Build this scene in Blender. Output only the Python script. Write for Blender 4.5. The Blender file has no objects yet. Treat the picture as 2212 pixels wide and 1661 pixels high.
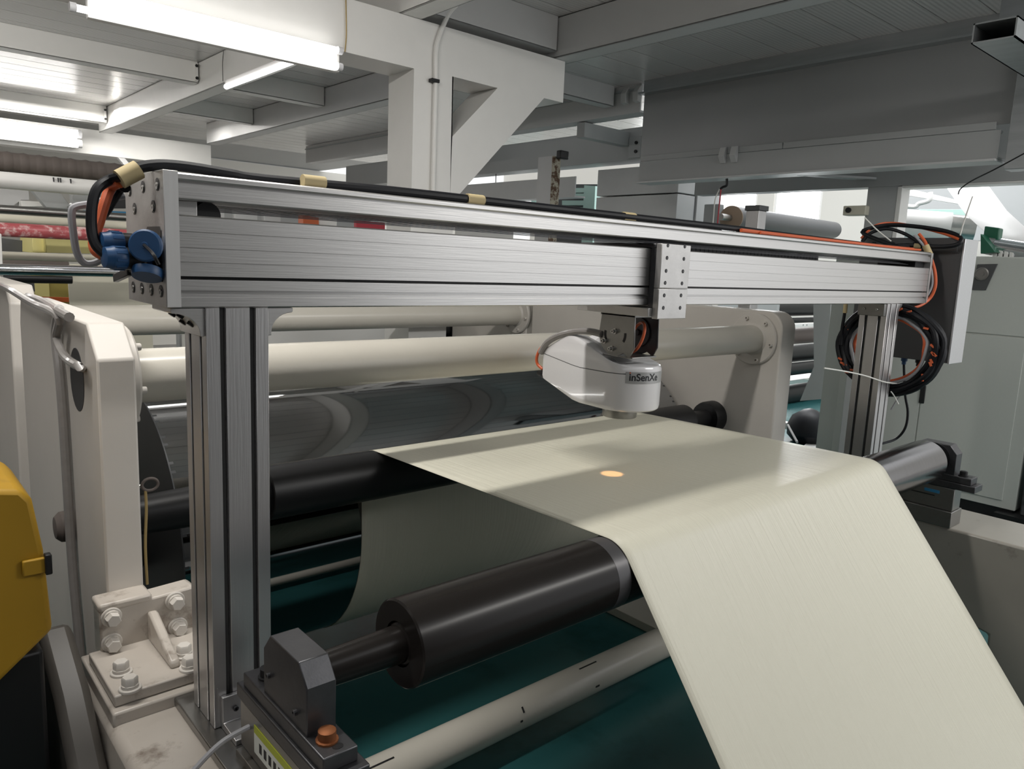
import bpy, bmesh, math, random
from mathutils import Vector, Matrix
random.seed(4)
S = bpy.context.scene
COL = S.collection
PI = math.pi

# ------------------------------------------------------------------ camera
F = 1633.27                                   # focal length in pixels of the 2212 x 1661 frame
M = Matrix(((0.753832668468892, -0.6556633742178983, 0.04291675265289379),
            (-0.07227179303026196, -0.1476576078520591, -0.9863944539460867),
            (0.6530797010176173, 0.7404746927158333, -0.15869509622585007)))
CAM = Vector((0, 0, 2.0))
cam_d = bpy.data.cameras.new('camera')
cam_d.sensor_width = 36; cam_d.lens = F * 36 / 2212; cam_d.clip_start = 0.05; cam_d.clip_end = 100
cam = bpy.data.objects.new('camera', cam_d); COL.objects.link(cam)
R3 = Matrix((M[0], -M[1], -M[2])).transposed()
cam.matrix_world = Matrix.Translation(CAM) @ R3.to_4x4()
S.camera = cam

# ------------------------------------------------------------------ world, exposure, lamps outside the frame, some added as fill
S.view_settings.view_transform = 'Standard'; S.view_settings.look = 'None'
S.view_settings.gamma = 1; S.view_settings.use_curve_mapping = False
S.view_settings.exposure = 0.36
w = bpy.data.worlds.new('world'); S.world = w; w.use_nodes = True
w.node_tree.nodes['Background'].inputs[0].default_value = (0.97, 0.985, 1.0, 1)
w.node_tree.nodes['Background'].inputs[1].default_value = 0.95

def area(name, loc, sx, sy, power, col=(1, .97, .92), rot=(0, 0, 0)):
    l = bpy.data.lights.new(name, 'AREA'); l.shape = 'RECTANGLE'; l.size = sx; l.size_y = sy
    l.energy = power; l.color = col
    o = bpy.data.objects.new(name, l); COL.objects.link(o); o.location = loc; o.rotation_euler = rot
    return o
area('ceiling_lamp_over_web', (.15, 2.0, 3.72), 2.6, 0.16, 60, rot=(math.radians(22), 0, 0))
area('fill_light_left', (-1.6, 5.2, 3.45), 3.0, 0.25, 62, rot=(math.radians(68), 0, 0))  # unseen lamp added to brighten the purlins and portal
area('fill_light_front_right', (4.3, -1.3, 3.55), 2.6, 0.3, 42, rot=(math.radians(38), 0, 0))  # unseen lamp added to brighten the sloping film
area('fill_light_back', (2.0, 11.5, 3.8), 4.0, 0.3, 110)  # added area light, lifts the left background
area('fill_light_right', (9.5, 5.0, 5.2), 3.0, 5.0, 240, (.97, .985, 1))  # added overhead area light, lifts the right background
area('window_light', (13.6, 8.0, 3.0), 3.4, 1.6, 150, (.97, .985, 1), (0, PI / 2, 0))

# ------------------------------------------------------------------ helpers
def at(u, v, **k):
    """point of the place seen at photo pixel (u, v) on the plane X=, Y= or Z="""
    d = M.transposed() @ Vector(((u - 1106) / F, (v - 830.5) / F, 1))
    (a, val), = k.items(); i = 'XYZ'.index(a)
    return CAM + d * ((val - CAM[i]) / d[i])

def mat(name, col, rough=.5, metal=0, spec=.5, noise=0, nscale=8, bump=0, bscale=60, stretch=(1, 1, 1),
        aniso=0, coat=0, dirt=None, dscale=3, dlo=.55, dhi=.75, trans=0, alpha=1, emit=None, est=0):
    m = bpy.data.materials.new(name); m.use_nodes = True
    nt = m.node_tree; N = nt.nodes; L = nt.links; b = N['Principled BSDF']
    b.inputs['Base Color'].default_value = (*col, 1)
    b.inputs['Roughness'].default_value = rough; b.inputs['Metallic'].default_value = metal
    b.inputs['Specular IOR Level'].default_value = spec
    b.inputs['Anisotropic'].default_value = aniso; b.inputs['Coat Weight'].default_value = coat
    b.inputs['Transmission Weight'].default_value = trans; b.inputs['Alpha'].default_value = alpha
    if emit:
        b.inputs['Emission Color'].default_value = (*emit, 1); b.inputs['Emission Strength'].default_value = est
    tc = mp = None
    if noise or bump or dirt:
        tc = N.new('ShaderNodeTexCoord'); mp = N.new('ShaderNodeMapping')
        mp.inputs['Scale'].default_value = stretch
        L.new(tc.outputs['Object'], mp.inputs['Vector'])
    c = None
    if noise:
        n = N.new('ShaderNodeTexNoise'); n.inputs['Scale'].default_value = nscale; n.inputs['Detail'].default_value = 5
        L.new(mp.outputs[0], n.inputs['Vector'])
        mx = N.new('ShaderNodeMix'); mx.data_type = 'RGBA'
        mx.inputs[6].default_value = (*[x * (1 - noise) for x in col], 1)
        mx.inputs[7].default_value = (*[min(1, x * (1 + noise)) for x in col], 1)
        L.new(n.outputs[0], mx.inputs[0]); c = mx.outputs[2]
    if dirt:
        n = N.new('ShaderNodeTexNoise'); n.inputs['Scale'].default_value = dscale; n.inputs['Detail'].default_value = 8
        n.inputs['Roughness'].default_value = .65
        L.new(tc.outputs['Object'], n.inputs['Vector'])
        rp = N.new('ShaderNodeValToRGB'); rp.color_ramp.elements[0].position = dlo; rp.color_ramp.elements[1].position = dhi
        L.new(n.outputs[0], rp.inputs[0])
        mx = N.new('ShaderNodeMix'); mx.data_type = 'RGBA'
        if c: L.new(c, mx.inputs[6])
        else: mx.inputs[6].default_value = (*col, 1)
        mx.inputs[7].default_value = (*dirt, 1)
        L.new(rp.outputs[0], mx.inputs[0]); c = mx.outputs[2]
    if c: L.new(c, b.inputs['Base Color'])
    if bump:
        n = N.new('ShaderNodeTexNoise'); n.inputs['Scale'].default_value = bscale; n.inputs['Detail'].default_value = 4
        L.new(mp.outputs[0], n.inputs['Vector'])
        bp = N.new('ShaderNodeBump'); bp.inputs['Strength'].default_value = bump; bp.inputs['Distance'].default_value = .01
        L.new(n.outputs[0], bp.inputs['Height']); L.new(bp.outputs[0], b.inputs['Normal'])
    return m

W = {}
W['paint'] = mat('warm_white_paint', (.62, .585, .54), .44, noise=.05, nscale=5, bump=.04, bscale=30, dirt=(.30, .26, .22), dscale=9, dlo=.70, dhi=.86)
W['paintdirty'] = mat('scuffed_white_paint', (.50, .455, .405), .30, noise=.08, nscale=7, bump=.10, bscale=22, dirt=(.16, .12, .09), dscale=11, dlo=.54, dhi=.74)
W['basegrey'] = mat('grey_cream_base_paint', (.34, .32, .28), .28, noise=.08, nscale=5, dirt=(.14, .12, .10), dscale=6, dlo=.62, dhi=.8)
W['skirt'] = mat('shade_darkened_paint', (.075, .068, .06), .45, noise=.15, nscale=4)  # base paint darkened so the skirt carries its shade in the colour
W['tube'] = mat('cream_pipe_paint', (.60, .57, .505), .26, noise=.05, nscale=6, bump=.03, bscale=40, dirt=(.36, .33, .29), dscale=16, dlo=.68, dhi=.85)
W['white'] = mat('white_steel_paint', (.82, .81, .785), .38, noise=.03)
W['greywhite'] = mat('grey_white_paint', (.58, .58, .58), .42, noise=.03)
W['greypaint'] = mat('mid_grey_paint', (.40, .41, .41), .42, noise=.05, nscale=3)
W['duct'] = mat('satin_grey_sheet', (.33, .335, .335), .36, metal=.35, noise=.06, nscale=2)
W['galv'] = mat('galvanised_steel', (.42, .44, .45), .38, metal=.8, noise=.22, nscale=18, stretch=(1, .12, 1))
W['alu'] = mat('brushed_aluminium', (.60, .59, .58), .36, metal=.92, noise=.06, nscale=30, stretch=(.03, 1, 1), bump=.05, bscale=260)
W['aluv'] = mat('anodised_aluminium_upright', (.58, .57, .57), .38, metal=.92, noise=.06, nscale=30, stretch=(1, 1, .03), bump=.05, bscale=260)
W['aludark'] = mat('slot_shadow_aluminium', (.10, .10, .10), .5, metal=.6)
W['plate'] = mat('raw_aluminium_plate', (.55, .54, .53), .42, metal=.85, noise=.22, nscale=14, bump=.05, bscale=120)
W['cut'] = mat('milled_aluminium_edge', (.80, .79, .78), .34, metal=.45, noise=.15, nscale=40, stretch=(1, 1, .04))
W['steel'] = mat('machined_steel', (.50, .49, .48), .30, metal=1, noise=.12, nscale=20)
W['darksteel'] = mat('blackened_steel', (.085, .085, .09), .38, metal=.75, noise=.2, nscale=30, bump=.03, bscale=160)
W['stainless'] = mat('grey_stainless_bracket', (.27, .265, .255), .32, metal=.9, noise=.08, nscale=40)
W['blackmetal'] = mat('black_metal', (.015, .015, .016), .4, metal=.3)
W['roller'] = mat('dark_roller_coating', (.014, .0120, .011), .25, spec=.22, noise=.10, nscale=40, stretch=(.02, 1, 1))
W['rollersteel'] = mat('polished_dark_steel_roller', (.22, .215, .22), .20, metal=1, noise=.15, nscale=60, stretch=(1, .2, .2))
W['rollerend'] = mat('grey_roller_band', (.075, .072, .075), .35, metal=.3)
W['black'] = mat('black_rubber', (.009, .009, .010), .42, spec=.4)
W['blackgloss'] = mat('black_cable_jacket', (.006, .0065, .009), .45, spec=.3)
W['chrome'] = mat('chrome_drum', (.31, .315, .32), .045, metal=1, noise=.03, nscale=3)
W['chromerod'] = mat('bright_chrome', (.72, .73, .76), .10, metal=1)
W['drumend'] = mat('dark_drum_end', (.045, .047, .05), .45, metal=.4, noise=.2)
W['orange'] = mat('orange_cable_jacket', (.66, .13, .045), .4)
W['blue'] = mat('blue_plug_plastic', (.013, .062, .165), .42)
W['grey'] = mat('grey_cable_jacket', (.38, .38, .40), .45)
W['tape'] = mat('tan_masking_tape', (.52, .42, .23), .7, noise=.1)
W['yellow'] = mat('yellow_guard_paint', (.40, .225, .010), .55, noise=.10, nscale=6, dirt=(.16, .10, .02), dscale=5, dlo=.60, dhi=.80)
W['housing'] = mat('glossy_white_plastic', (.74, .73, .74), .16, coat=.4)
W['enclosure'] = mat('charcoal_sheet_metal', (.085, .087, .09), .42, metal=.3, noise=.06)
W['zinc'] = mat('zinc_sheet', (.62, .63, .65), .34, metal=.75, noise=.10, nscale=120)
W['cabinet'] = mat('grey_green_cabinet_paint', (.50, .52, .485), .45, noise=.03, nscale=60, bump=.02, bscale=300)
W['copper'] = mat('copper_bolt_grease', (.28, .105, .042), .6, metal=.7, noise=.35, nscale=30)
W['beige'] = mat('beige_film_roll', (.66, .63, .52), .45)
W['brown'] = mat('brown_spiral_core', (.115, .095, .085), .7)
W['red'] = mat('red_roll_under_wrap', (.46, .10, .11), .3, noise=.35, nscale=14, stretch=(1, 3, 3), dirt=(.72, .50, .48), dscale=18, dlo=.50, dhi=.62)
W['pale_yellow'] = mat('pale_yellow_plastic', (.70, .63, .26), .5)
W['film_yellow'] = mat('dark_yellow_board', (.34, .28, .07), .5)
W['orangesteel'] = mat('orange_steel', (.58, .12, .03), .5)
W['redsign'] = mat('crimson_panel', (.48, .03, .05), .5)
W['green'] = mat('dark_green_paint', (.012, .11, .06), .4)
W['palegreen'] = mat('pale_green_panel', (.42, .60, .55), .5)
W['rust'] = mat('rusty_peeling_paint', (.55, .50, .40), .7, dirt=(.13, .07, .04), dscale=16, dlo=.46, dhi=.56)
W['paper'] = mat('white_paper_web', (.80, .79, .77), .55)
W['brass'] = mat('brown_core_cap', (.34, .24, .17), .5)
W['rope'] = mat('tan_cord', (.40, .29, .12), .8)
W['wallpaint'] = mat('cream_wall', (.68, .66, .61), .7)
W['glowcap'] = mat('lamp_end_cap', (.75, .75, .77), .4)
W['tubelight'] = mat('fluorescent_tube', (1, 1, 1), .4, emit=(1, .985, .96), est=5)
W['tubelight2'] = mat('small_fluorescent_tube', (1, 1, 1), .4, emit=(1, .97, .98), est=6)
W['tubelight3'] = mat('long_fluorescent_tube', (1, 1, 1), .4, emit=(1, .985, .96), est=4)
W['windowglow'] = mat('daylight_window', (1, 1, 1), .5, emit=(1, 1, 1), est=5)
W['sensorlens'] = mat('warm_sensor_lens', (1, .7, .4), .4, emit=(1, .62, .30), est=4)
W['label'] = mat('silver_label', (.42, .42, .42), .35, metal=.3)
W['ink'] = mat('black_ink', (.012, .012, .015), .5)
W['inkred'] = mat('red_ink', (.55, .09, .03), .5)
W['sticker'] = mat('pale_sticker', (.60, .62, .58), .5)
W['stickergreen'] = mat('lime_sticker', (.36, .40, .03), .5)
W['stickerblue'] = mat('blue_sticker', (.03, .22, .42), .5)
W['tie'] = mat('white_nylon_tie', (.78, .78, .74), .5)
W['clear'] = mat('clear_spiral_sleeve', (.25, .235, .225), .28, coat=.2, noise=.15, nscale=40)

def web_mat():
    m = mat('cream_plastic_film', (.69, .668, .555), .38, spec=.5)
    nt = m.node_tree; N = nt.nodes; L = nt.links; b = N['Principled BSDF']
    tc = N.new('ShaderNodeTexCoord'); mp = N.new('ShaderNodeMapping'); mp.inputs['Scale'].default_value = (1, .03, .03)
    L.new(tc.outputs['Object'], mp.inputs['Vector'])
    n = N.new('ShaderNodeTexNoise'); n.inputs['Scale'].default_value = 55; n.inputs['Detail'].default_value = 7
    n.inputs['Roughness'].default_value = .62
    L.new(mp.outputs[0], n.inputs['Vector'])
    bp = N.new('ShaderNodeBump'); bp.inputs['Strength'].default_value = .42; bp.inputs['Distance'].default_value = .014
    L.new(n.outputs[0], bp.inputs['Height']); L.new(bp.outputs[0], b.inputs['Normal'])
    b.inputs['Subsurface Weight'].default_value = 0
    return m
W['web'] = web_mat()

def ceil_mat():
    m = mat('ribbed_ceiling_sheet', (.74, .73, .72), .22, metal=.25)
    nt = m.node_tree; N = nt.nodes; L = nt.links; b = N['Principled BSDF']
    tc = N.new('ShaderNodeTexCoord')
    wv = N.new('ShaderNodeTexWave'); wv.bands_direction = 'Y'; wv.inputs['Scale'].default_value = 9
    wv.inputs['Distortion'].default_value = .3; wv.inputs['Detail'].default_value = 1
    L.new(tc.outputs['Object'], wv.inputs['Vector'])
    bp = N.new('ShaderNodeBump'); bp.inputs['Strength'].default_value = .30; bp.inputs['Distance'].default_value = .004
    L.new(wv.outputs['Fac'], bp.inputs['Height']); L.new(bp.outputs[0], b.inputs['Normal'])
    return m
W['ceil'] = ceil_mat()

def floor_mat():
    m = mat('teal_epoxy_floor', (.028, .115, .118), .24, noise=.12, nscale=2, dirt=(.018, .075, .075), dscale=2.5, dlo=.52, dhi=.75, bump=.02, bscale=9)
    return m
W['floor'] = floor_mat()

class MB:
    def __init__(s): s.v = []; s.f = []
    def add(s, vs, fs):
        n = len(s.v); s.v += [Vector(p) for p in vs]; s.f += [[i + n for i in f] for f in fs]; return s
    def box(s, x0, x1, y0, y1, z0, z1):
        return s.add([(x, y, z) for x in (x0, x1) for y in (y0, y1) for z in (z0, z1)],
                     [(0, 1, 3, 2), (4, 6, 7, 5), (0, 4, 5, 1), (2, 3, 7, 6), (0, 2, 6, 4), (1, 5, 7, 3)])
    def obox(s, c, ax, ay, az, hx, hy, hz):
        c = Vector(c); ax, ay, az = (Vector(a).normalized() for a in (ax, ay, az))
        vs = [c + ax * i * hx + ay * j * hy + az * k * hz for i in (-1, 1) for j in (-1, 1) for k in (-1, 1)]
        return s.add(vs, [(0, 1, 3, 2), (4, 6, 7, 5), (0, 4, 5, 1), (2, 3, 7, 6), (0, 2, 6, 4), (1, 5, 7, 3)])
    def prism(s, axis, poly, a0, a1):
        def P(p, a): return {'x': (a, p[0], p[1]), 'y': (p[0], a, p[1]), 'z': (p[0], p[1], a)}[axis]
        n = len(poly)
        vs = [P(p, a0) for p in poly] + [P(p, a1) for p in poly]
        fs = [tuple(range(n)), tuple(range(2 * n - 1, n - 1, -1))] + [(i, (i + 1) % n, n + (i + 1) % n, n + i) for i in range(n)]
        return s.add(vs, fs)
    def lathe(s, p0, d, prof, n=24, cap=True):
        """profile of (distance along d, radius)"""
        p0 = Vector(p0); d = Vector(d).normalized()
        u = d.orthogonal().normalized(); w_ = d.cross(u)
        vs = []; fs = []
        for t, r in prof:
            for i in range(n):
                a = 2 * PI * i / n
                vs.append(p0 + d * t + (u * math.cos(a) + w_ * math.sin(a)) * r)
        for j in range(len(prof) - 1):
            for i in range(n):
                k = (i + 1) % n
                fs.append((j * n + i, j * n + k, (j + 1) * n + k, (j + 1) * n + i))
        if cap:
            fs.append(tuple(range(n - 1, -1, -1))); fs.append(tuple(range((len(prof) - 1) * n, len(prof) * n)))
        return s.add(vs, fs)
    def cyl(s, p0, p1, r0, r1=None, n=24):
        p0 = Vector(p0); p1 = Vector(p1)
        return s.lathe(p0, p1 - p0, [(0, r0), ((p1 - p0).length, r0 if r1 is None else r1)], n)
    def ring(s, p0, d, ri, ro, h, n=28):
        p0 = Vector(p0); d = Vector(d).normalized()
        return s.lathe(p0, d, [(0, ri), (0, ro), (h, ro), (h, ri), (0, ri)], n, cap=False)
    def tube(s, pts, r, n=8, sub=5, closed=False):
        pts = [Vector(p) for p in pts]
        if sub > 1:
            q = []
            m = len(pts)
            rng = range(m if closed else m - 1)
            for i in rng:
                g = (lambda k: pts[k % m]) if closed else (lambda k: pts[max(0, min(m - 1, k))])
                a, b, c, d = g(i - 1), g(i), g(i + 1), g(i + 2)
                for k in range(sub):
                    t = k / sub
                    q.append(.5 * ((2 * b) + (c - a) * t + (2 * a - 5 * b + 4 * c - d) * t * t + (3 * b - a - 3 * c + d) * t ** 3))
            if not closed: q.append(pts[-1])
            pts = q
        m = len(pts); up = None; vs = []; fs = []
        for i, p in enumerate(pts):
            if closed: t = pts[(i + 1) % m] - pts[i - 1]
            else: t = pts[min(m - 1, i + 1)] - pts[max(0, i - 1)]
            t.normalize()
            up = t.orthogonal() if up is None else (up - t * up.dot(t))
            up.normalize(); sd = t.cross(up)
            for k in range(n):
                a = 2 * PI * k / n
                vs.append(p + (up * math.cos(a) + sd * math.sin(a)) * r)
        for i in range(m if closed else m - 1):
            j = (i + 1) % m
            for k in range(n):
                l = (k + 1) % n
                fs.append((i * n + k, i * n + l, j * n + l, j * n + k))
        if not closed:
            fs.append(tuple(range(n - 1, -1, -1))); fs.append(tuple(range((m - 1) * n, m * n)))
        return s.add(vs, fs)
    def mesh(s, name, material, off=Vector((0, 0, 0)), ang=35, flat=False):
        me = bpy.data.meshes.new(name)
        me.from_pydata([p - off for p in s.v], [], s.f)
        bm = bmesh.new(); bm.from_mesh(me); bmesh.ops.recalc_face_normals(bm, faces=bm.faces); bm.to_mesh(me); bm.free()
        if not flat:
            me.shade_smooth(); me.set_sharp_from_angle(angle=math.radians(ang))
        me.materials.append(material)
        return me

def org(parent):
    o = Vector((0, 0, 0)); p = parent
    while p is not None: o += p.location; p = p.parent
    return o

def part(name, mb, material, parent=None, bevel=0, label=None, ang=35, kind=None, seg=2):
    o = bpy.data.objects.new(name, mb.mesh(name, material, org(parent), ang)); COL.objects.link(o)
    o.parent = parent
    if bevel:
        b = o.modifiers.new('bevel', 'BEVEL'); b.width = bevel; b.segments = seg; b.limit_method = 'ANGLE'; b.angle_limit = math.radians(40)
        b.harden_normals = False
    if label: o['label'] = label
    if kind: o['kind'] = kind
    return o

def tag(o, label, cat, group=None):
    o['label'] = label; o['category'] = cat
    if group: o['group'] = group
    return o

def thing(name, loc, label, cat, group=None):
    o = bpy.data.objects.new(name, None); COL.objects.link(o); o.location = loc; o.empty_display_size = .05
    return tag(o, label, cat, group)

def solo(name, mb, material, label, cat, group=None, bevel=0, ang=35):
    """a thing that is one mesh, with its origin at its own middle bottom"""
    c = sum(mb.v, Vector()) / len(mb.v); c.z = min(p.z for p in mb.v)
    o = bpy.data.objects.new(name, mb.mesh(name, material, c, ang)); COL.objects.link(o); o.location = c
    if bevel:
        b = o.modifiers.new('bevel', 'BEVEL'); b.width = bevel; b.segments = 2; b.limit_method = 'ANGLE'; b.angle_limit = math.radians(40)
    return tag(o, label, cat, group)

def struct(name, mb, material, bevel=0, label=None):
    o = part(name, mb, material, None, bevel); o['kind'] = 'structure'
    if label: o['label'] = label
    return o

def inst(name, me, parent, loc, rot=None):
    o = bpy.data.objects.new(name, me); COL.objects.link(o); o.parent = parent
    o.location = Vector(loc) - org(parent)
    if rot: o.rotation_euler = rot
    return o

# shared fasteners, built along +Z at the origin
def screw_mesh(name, r, h, material):
    return MB().lathe((0, 0, 0), (0, 0, 1), [(0, r), (h * .85, r), (h, r * .88), (h, r * .5), (h * .35, r * .45), (h * .35, .0001)], 14, cap=False).mesh(name, material)
def hexbolt_mesh(name, r, h, material):
    mb = MB().lathe((0, 0, 0), (0, 0, 1), [(0, r * 1.38), (h * .16, r * 1.38), (h * .2, r * 1.3)], 24)
    mb.lathe((0, 0, h * .2), (0, 0, 1), [(0, r * 1.06), (h * .22, r * 1.06)], 20)
    mb.lathe((0, 0, h * .4), (0, 0, 1), [(0, r), (h * .5, r), (h * .6, r * .86)], 6)
    return mb.mesh(name, material)
SCREW = screw_mesh('socket_screw', .0065, .008, W['steel'])
SCREWD = screw_mesh('dark_screw', .0065, .007, W['darksteel'])
SCREWP = screw_mesh('painted_screw', .011, .020, W['paint'])
HEX = hexbolt_mesh('hex_bolt', .0190, .034, W['paint'])
RX_ = (0, -PI / 2, 0)      # +Z -> -X
RY_ = (PI / 2, 0, 0)       # +Z -> -Y

# ================================================================== SETTING
struct('floor', MB().box(-.4, 16, -.6, 9, -.1, 0), W['floor'])
fl2 = MB(); fl2.box(-7, 16, -7, -.6, -.1, 0); fl2.box(-7, -.4, -.6, 17, -.1, 0); fl2.box(-.4, 16, 9, 17, -.1, 0)
struct('floor_unseen_grey', fl2, mat('bounce_grey_floor', (.30, .29, .28), .5, noise=.1))  # unseen outer floor, made grey to cut teal bounce
CZ = 3.90
ce = struct('ceiling', MB().box(-6, 8.5, -.5, 17, CZ + .02, CZ + .1), W['greypaint'])
strip = MB().box(-6, 8.4, -.156, .156, 0, .026).mesh('ceiling_panel', W['ceil'])
y = -.3
while y < 14:
    inst('ceiling_panel', strip, ce, (0, y, CZ)); y += .322
struct('wall_back', MB().box(-6, 16, 16.6, 16.8, 0, CZ), W['wallpaint'])
struct('rear_light_block', MB().box(-6, 3.3, -2.4, -2.2, 0, CZ), mat('dark_grey_light_block', (.10, .10, .10), .6, noise=.1))  # unseen dark wall added to darken beam reflections and cut fill
struct('left_light_block', MB().box(-6.2, -6, -2.4, 16.6, 0, CZ), mat('grey_light_block', (.30, .29, .28), .6, noise=.1))  # unseen grey wall added to dim light from the left
# far right wall with window openings (X = 14)
wl = MB()
wl.box(14, 14.2, -4, 16.6, 0, 1.9); wl.box(14, 14.2, -4, 16.6, 4.2, 5)
for a, b in ((-4, 7.25), (8.25, 8.62), (9.95, 10.4), (11.8, 16.6)):
    wl.box(14, 14.2, a, b, 1.9, 4.2)
struct('wall_right', wl, W['wallpaint'])
for k, (a, b) in enumerate(((7.25, 8.25), (8.62, 9.95), (10.4, 11.8))):
    fr = MB(); fr.box(14.02, 14.1, a, a + .05, 1.9, 4.2); fr.box(14.02, 14.1, b - .05, b, 1.9, 4.2)
    fr.box(14.02, 14.1, a, b, 1.9, 1.95); fr.box(14.02, 14.1, a, b, 4.15, 4.2); fr.box(14.03, 14.09, a, b, 2.75, 2.79)
    wf = struct('window_%d' % (k + 1), fr, W['white'])
    part('pane', MB().box(14.06, 14.07, a + .05, b - .05, 1.95, 4.15), W['windowglow'], wf)

# white beams carrying the ceiling
def ybeam(n, x0, x1, z0, y0, y1, m):
    # open channel section running along Y
    t = .012
    mb = MB(); mb.box(x0, x0 + t, y0, y1, z0, CZ); mb.box(x0, x1, y0, y1, z0, z0 + t); mb.box(x0, x0 + .03, y0, y1, CZ - t, CZ)
    mb.box(x1 - t, x1, y0, y1, z0, z0 + .03); mb.box(x1 - t, x1, y0, y1, z0, CZ)
    return struct('trim_%d' % n, mb, m, .004)
def xbeam(n, y0, y1, z0, x0, x1, m):
    mb = MB(); mb.box(x0, x1, y0, y0 + .012, z0, CZ); mb.box(x0, x1, y0, y1, z0, z0 + .012); mb.box(x0, x1, y1 - .012, y1, z0, CZ)
    return struct('trim_%d' % n, mb, m, .004)
ybeam(1, 2.89, 3.06, 3.597, -.4, 12.5, W['white'])
ybeam(2, 4.31, 4.49, 3.597, -.4, 12.2, W['greywhite'])
xbeam(3, 8.36, 8.52, 3.69, -5, 2.88, W['white'])
xbeam(4, 12.0, 12.16, 3.67, -5, 2.88, W['white'])
xbeam(5, 8.36, 8.52, 3.69, 3.07, 4.30, W['white'])
xbeam(6, 10.4, 10.54, 3.70, 3.07, 4.30, W['white'])
xbeam(7, 4.52, 4.68, 3.64, 3.07, 4.30, W['greywhite'])
xbeam(8, 5.7, 5.85, 3.69, 4.50, 6.3, W['greywhite'])
cleat = MB().box(-.03, 0, -.004, .03, -.085, .085).mesh('cleat', W['white'])
for y, z in ((8.33, 3.79), (11.97, 3.78)):
    tr = bpy.data.objects['trim_3' if y < 10 else 'trim_4']
    inst('cleat', cleat, tr, (2.87, y, z))
    for dz in (-.06, .06):
        o = part('bolt', MB().lathe((2.855, y - .002, z + dz), (0, -1, 0), [(0, .016), (.014, .016), (.014, .009), (.03, .009)], 6), W['blackmetal'], tr)

# ================================================================== STEEL PORTALS
def portal():
    Yf, Yb = 4.55, 4.87
    a = lambda u, v: (lambda p: (p.x, p.z))(at(u, v, Y=Yf))
    th = thing('steel_portal', (3.2, 4.8, 0), 'big white steel portal column with a triangular hole in its bracket arm', 'portal')
    zb, zt = 3.272, 3.595
    xl = a(895, 150)[0]; xr = a(985, 428)[0] - .12
    part('column', MB().box(xl - .002, xl + .33, Yf, Yb, 0, zb), W['white'], th)
    part('cross_beam', MB().box(-4.5, xl + .33, Yf, Yb, zb, zt), W['white'], th)
    # bracket arm built round its triangular hole
    h1, h2, h3 = a(977, 165), a(1075, 190), a(977, 295)
    e_t, e_b, e_i = a(1221, 130), a(1217, 222), a(1175, 215)
    d0 = a(985, 428)
    x0 = xl + .33
    mb = MB()
    mb.prism('y', [(x0, zt), (e_t[0], zt), (e_t[0], e_b[1]), (e_i[0], e_b[1]), (h2[0], h2[1]), (h1[0], h1[1]), (x0, h1[1])], Yf, Yb)
    mb.prism('y', [(x0, h1[1]), (h1[0], h1[1]), (h3[0], h3[1]), (x0, d0[1])], Yf, Yb)
    mb.prism('y', [(h3[0], h3[1]), (h2[0], h2[1]), (e_i[0], e_b[1]), (d0[0], d0[1]), (x0, d0[1] )], Yf, Yb)
    mb.prism('y', [(x0, d0[1]), (d0[0], d0[1]), (x0, d0[1] - .62)], Yf, Yb)
    part('bracket_arm', mb, W['white'], th)
    for i, (u, v) in enumerate(((866, 8), (884, 4), (955, 30))):
        p = at(u, v, Y=Yf + .06)
        part('bolt', MB().lathe((p.x, Yf + .06, zt - .002), (0, 0, 1), [(0, .02), (.02, .02)], 6), W['blackmetal'], th)
    c = solo('conduit', MB().tube([at(u, v, Y=Yf - .02) for u, v in ((985, 12), (968, 32), (950, 75), (942, 110), (941, 180), (938, 300), (935, 425))], .017, 10),
             W['white'], 'slim white conduit running down the portal column past its clamp', 'conduit')
    p = at(938, 175, Y=Yf - .02)
    part('clamp', MB().box(p.x - .035, p.x + .03, Yf - .045, Yf - .001, p.z - .012, p.z + .012), W['blackmetal'], c, .003, label='small black clamp')
    solo('lamp_wire', MB().tube([at(u, v, Y=Yf - .012) for u, v in ((747, -5), (748, 40), (748, 80), (745, 112))], .004, 6), W['rope'],
         'thin tan wire dropping to the right end of the long bright lamp', 'wire')
portal()

def portal_far():
    Yf = 12.7
    th = thing('steel_portal', (3.3, 12.8, 0), 'far white portal beam behind the cable loop, with a square cut end', 'portal')
    part('cross_beam', MB().box(-4.5, at(456, 330, Y=Yf).x, Yf, Yf + .3, 3.30, 3.65), W['white'], th, .005)
    part('column', MB().box(-1.6, -1.25, Yf + .02, Yf + .28, 0, 3.30), W['white'], th, .005)
portal_far()

# ================================================================== FLUORESCENT LAMPS
a = at(195, 8, Y=4.45); b = at(742, 122, Y=4.45)
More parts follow.
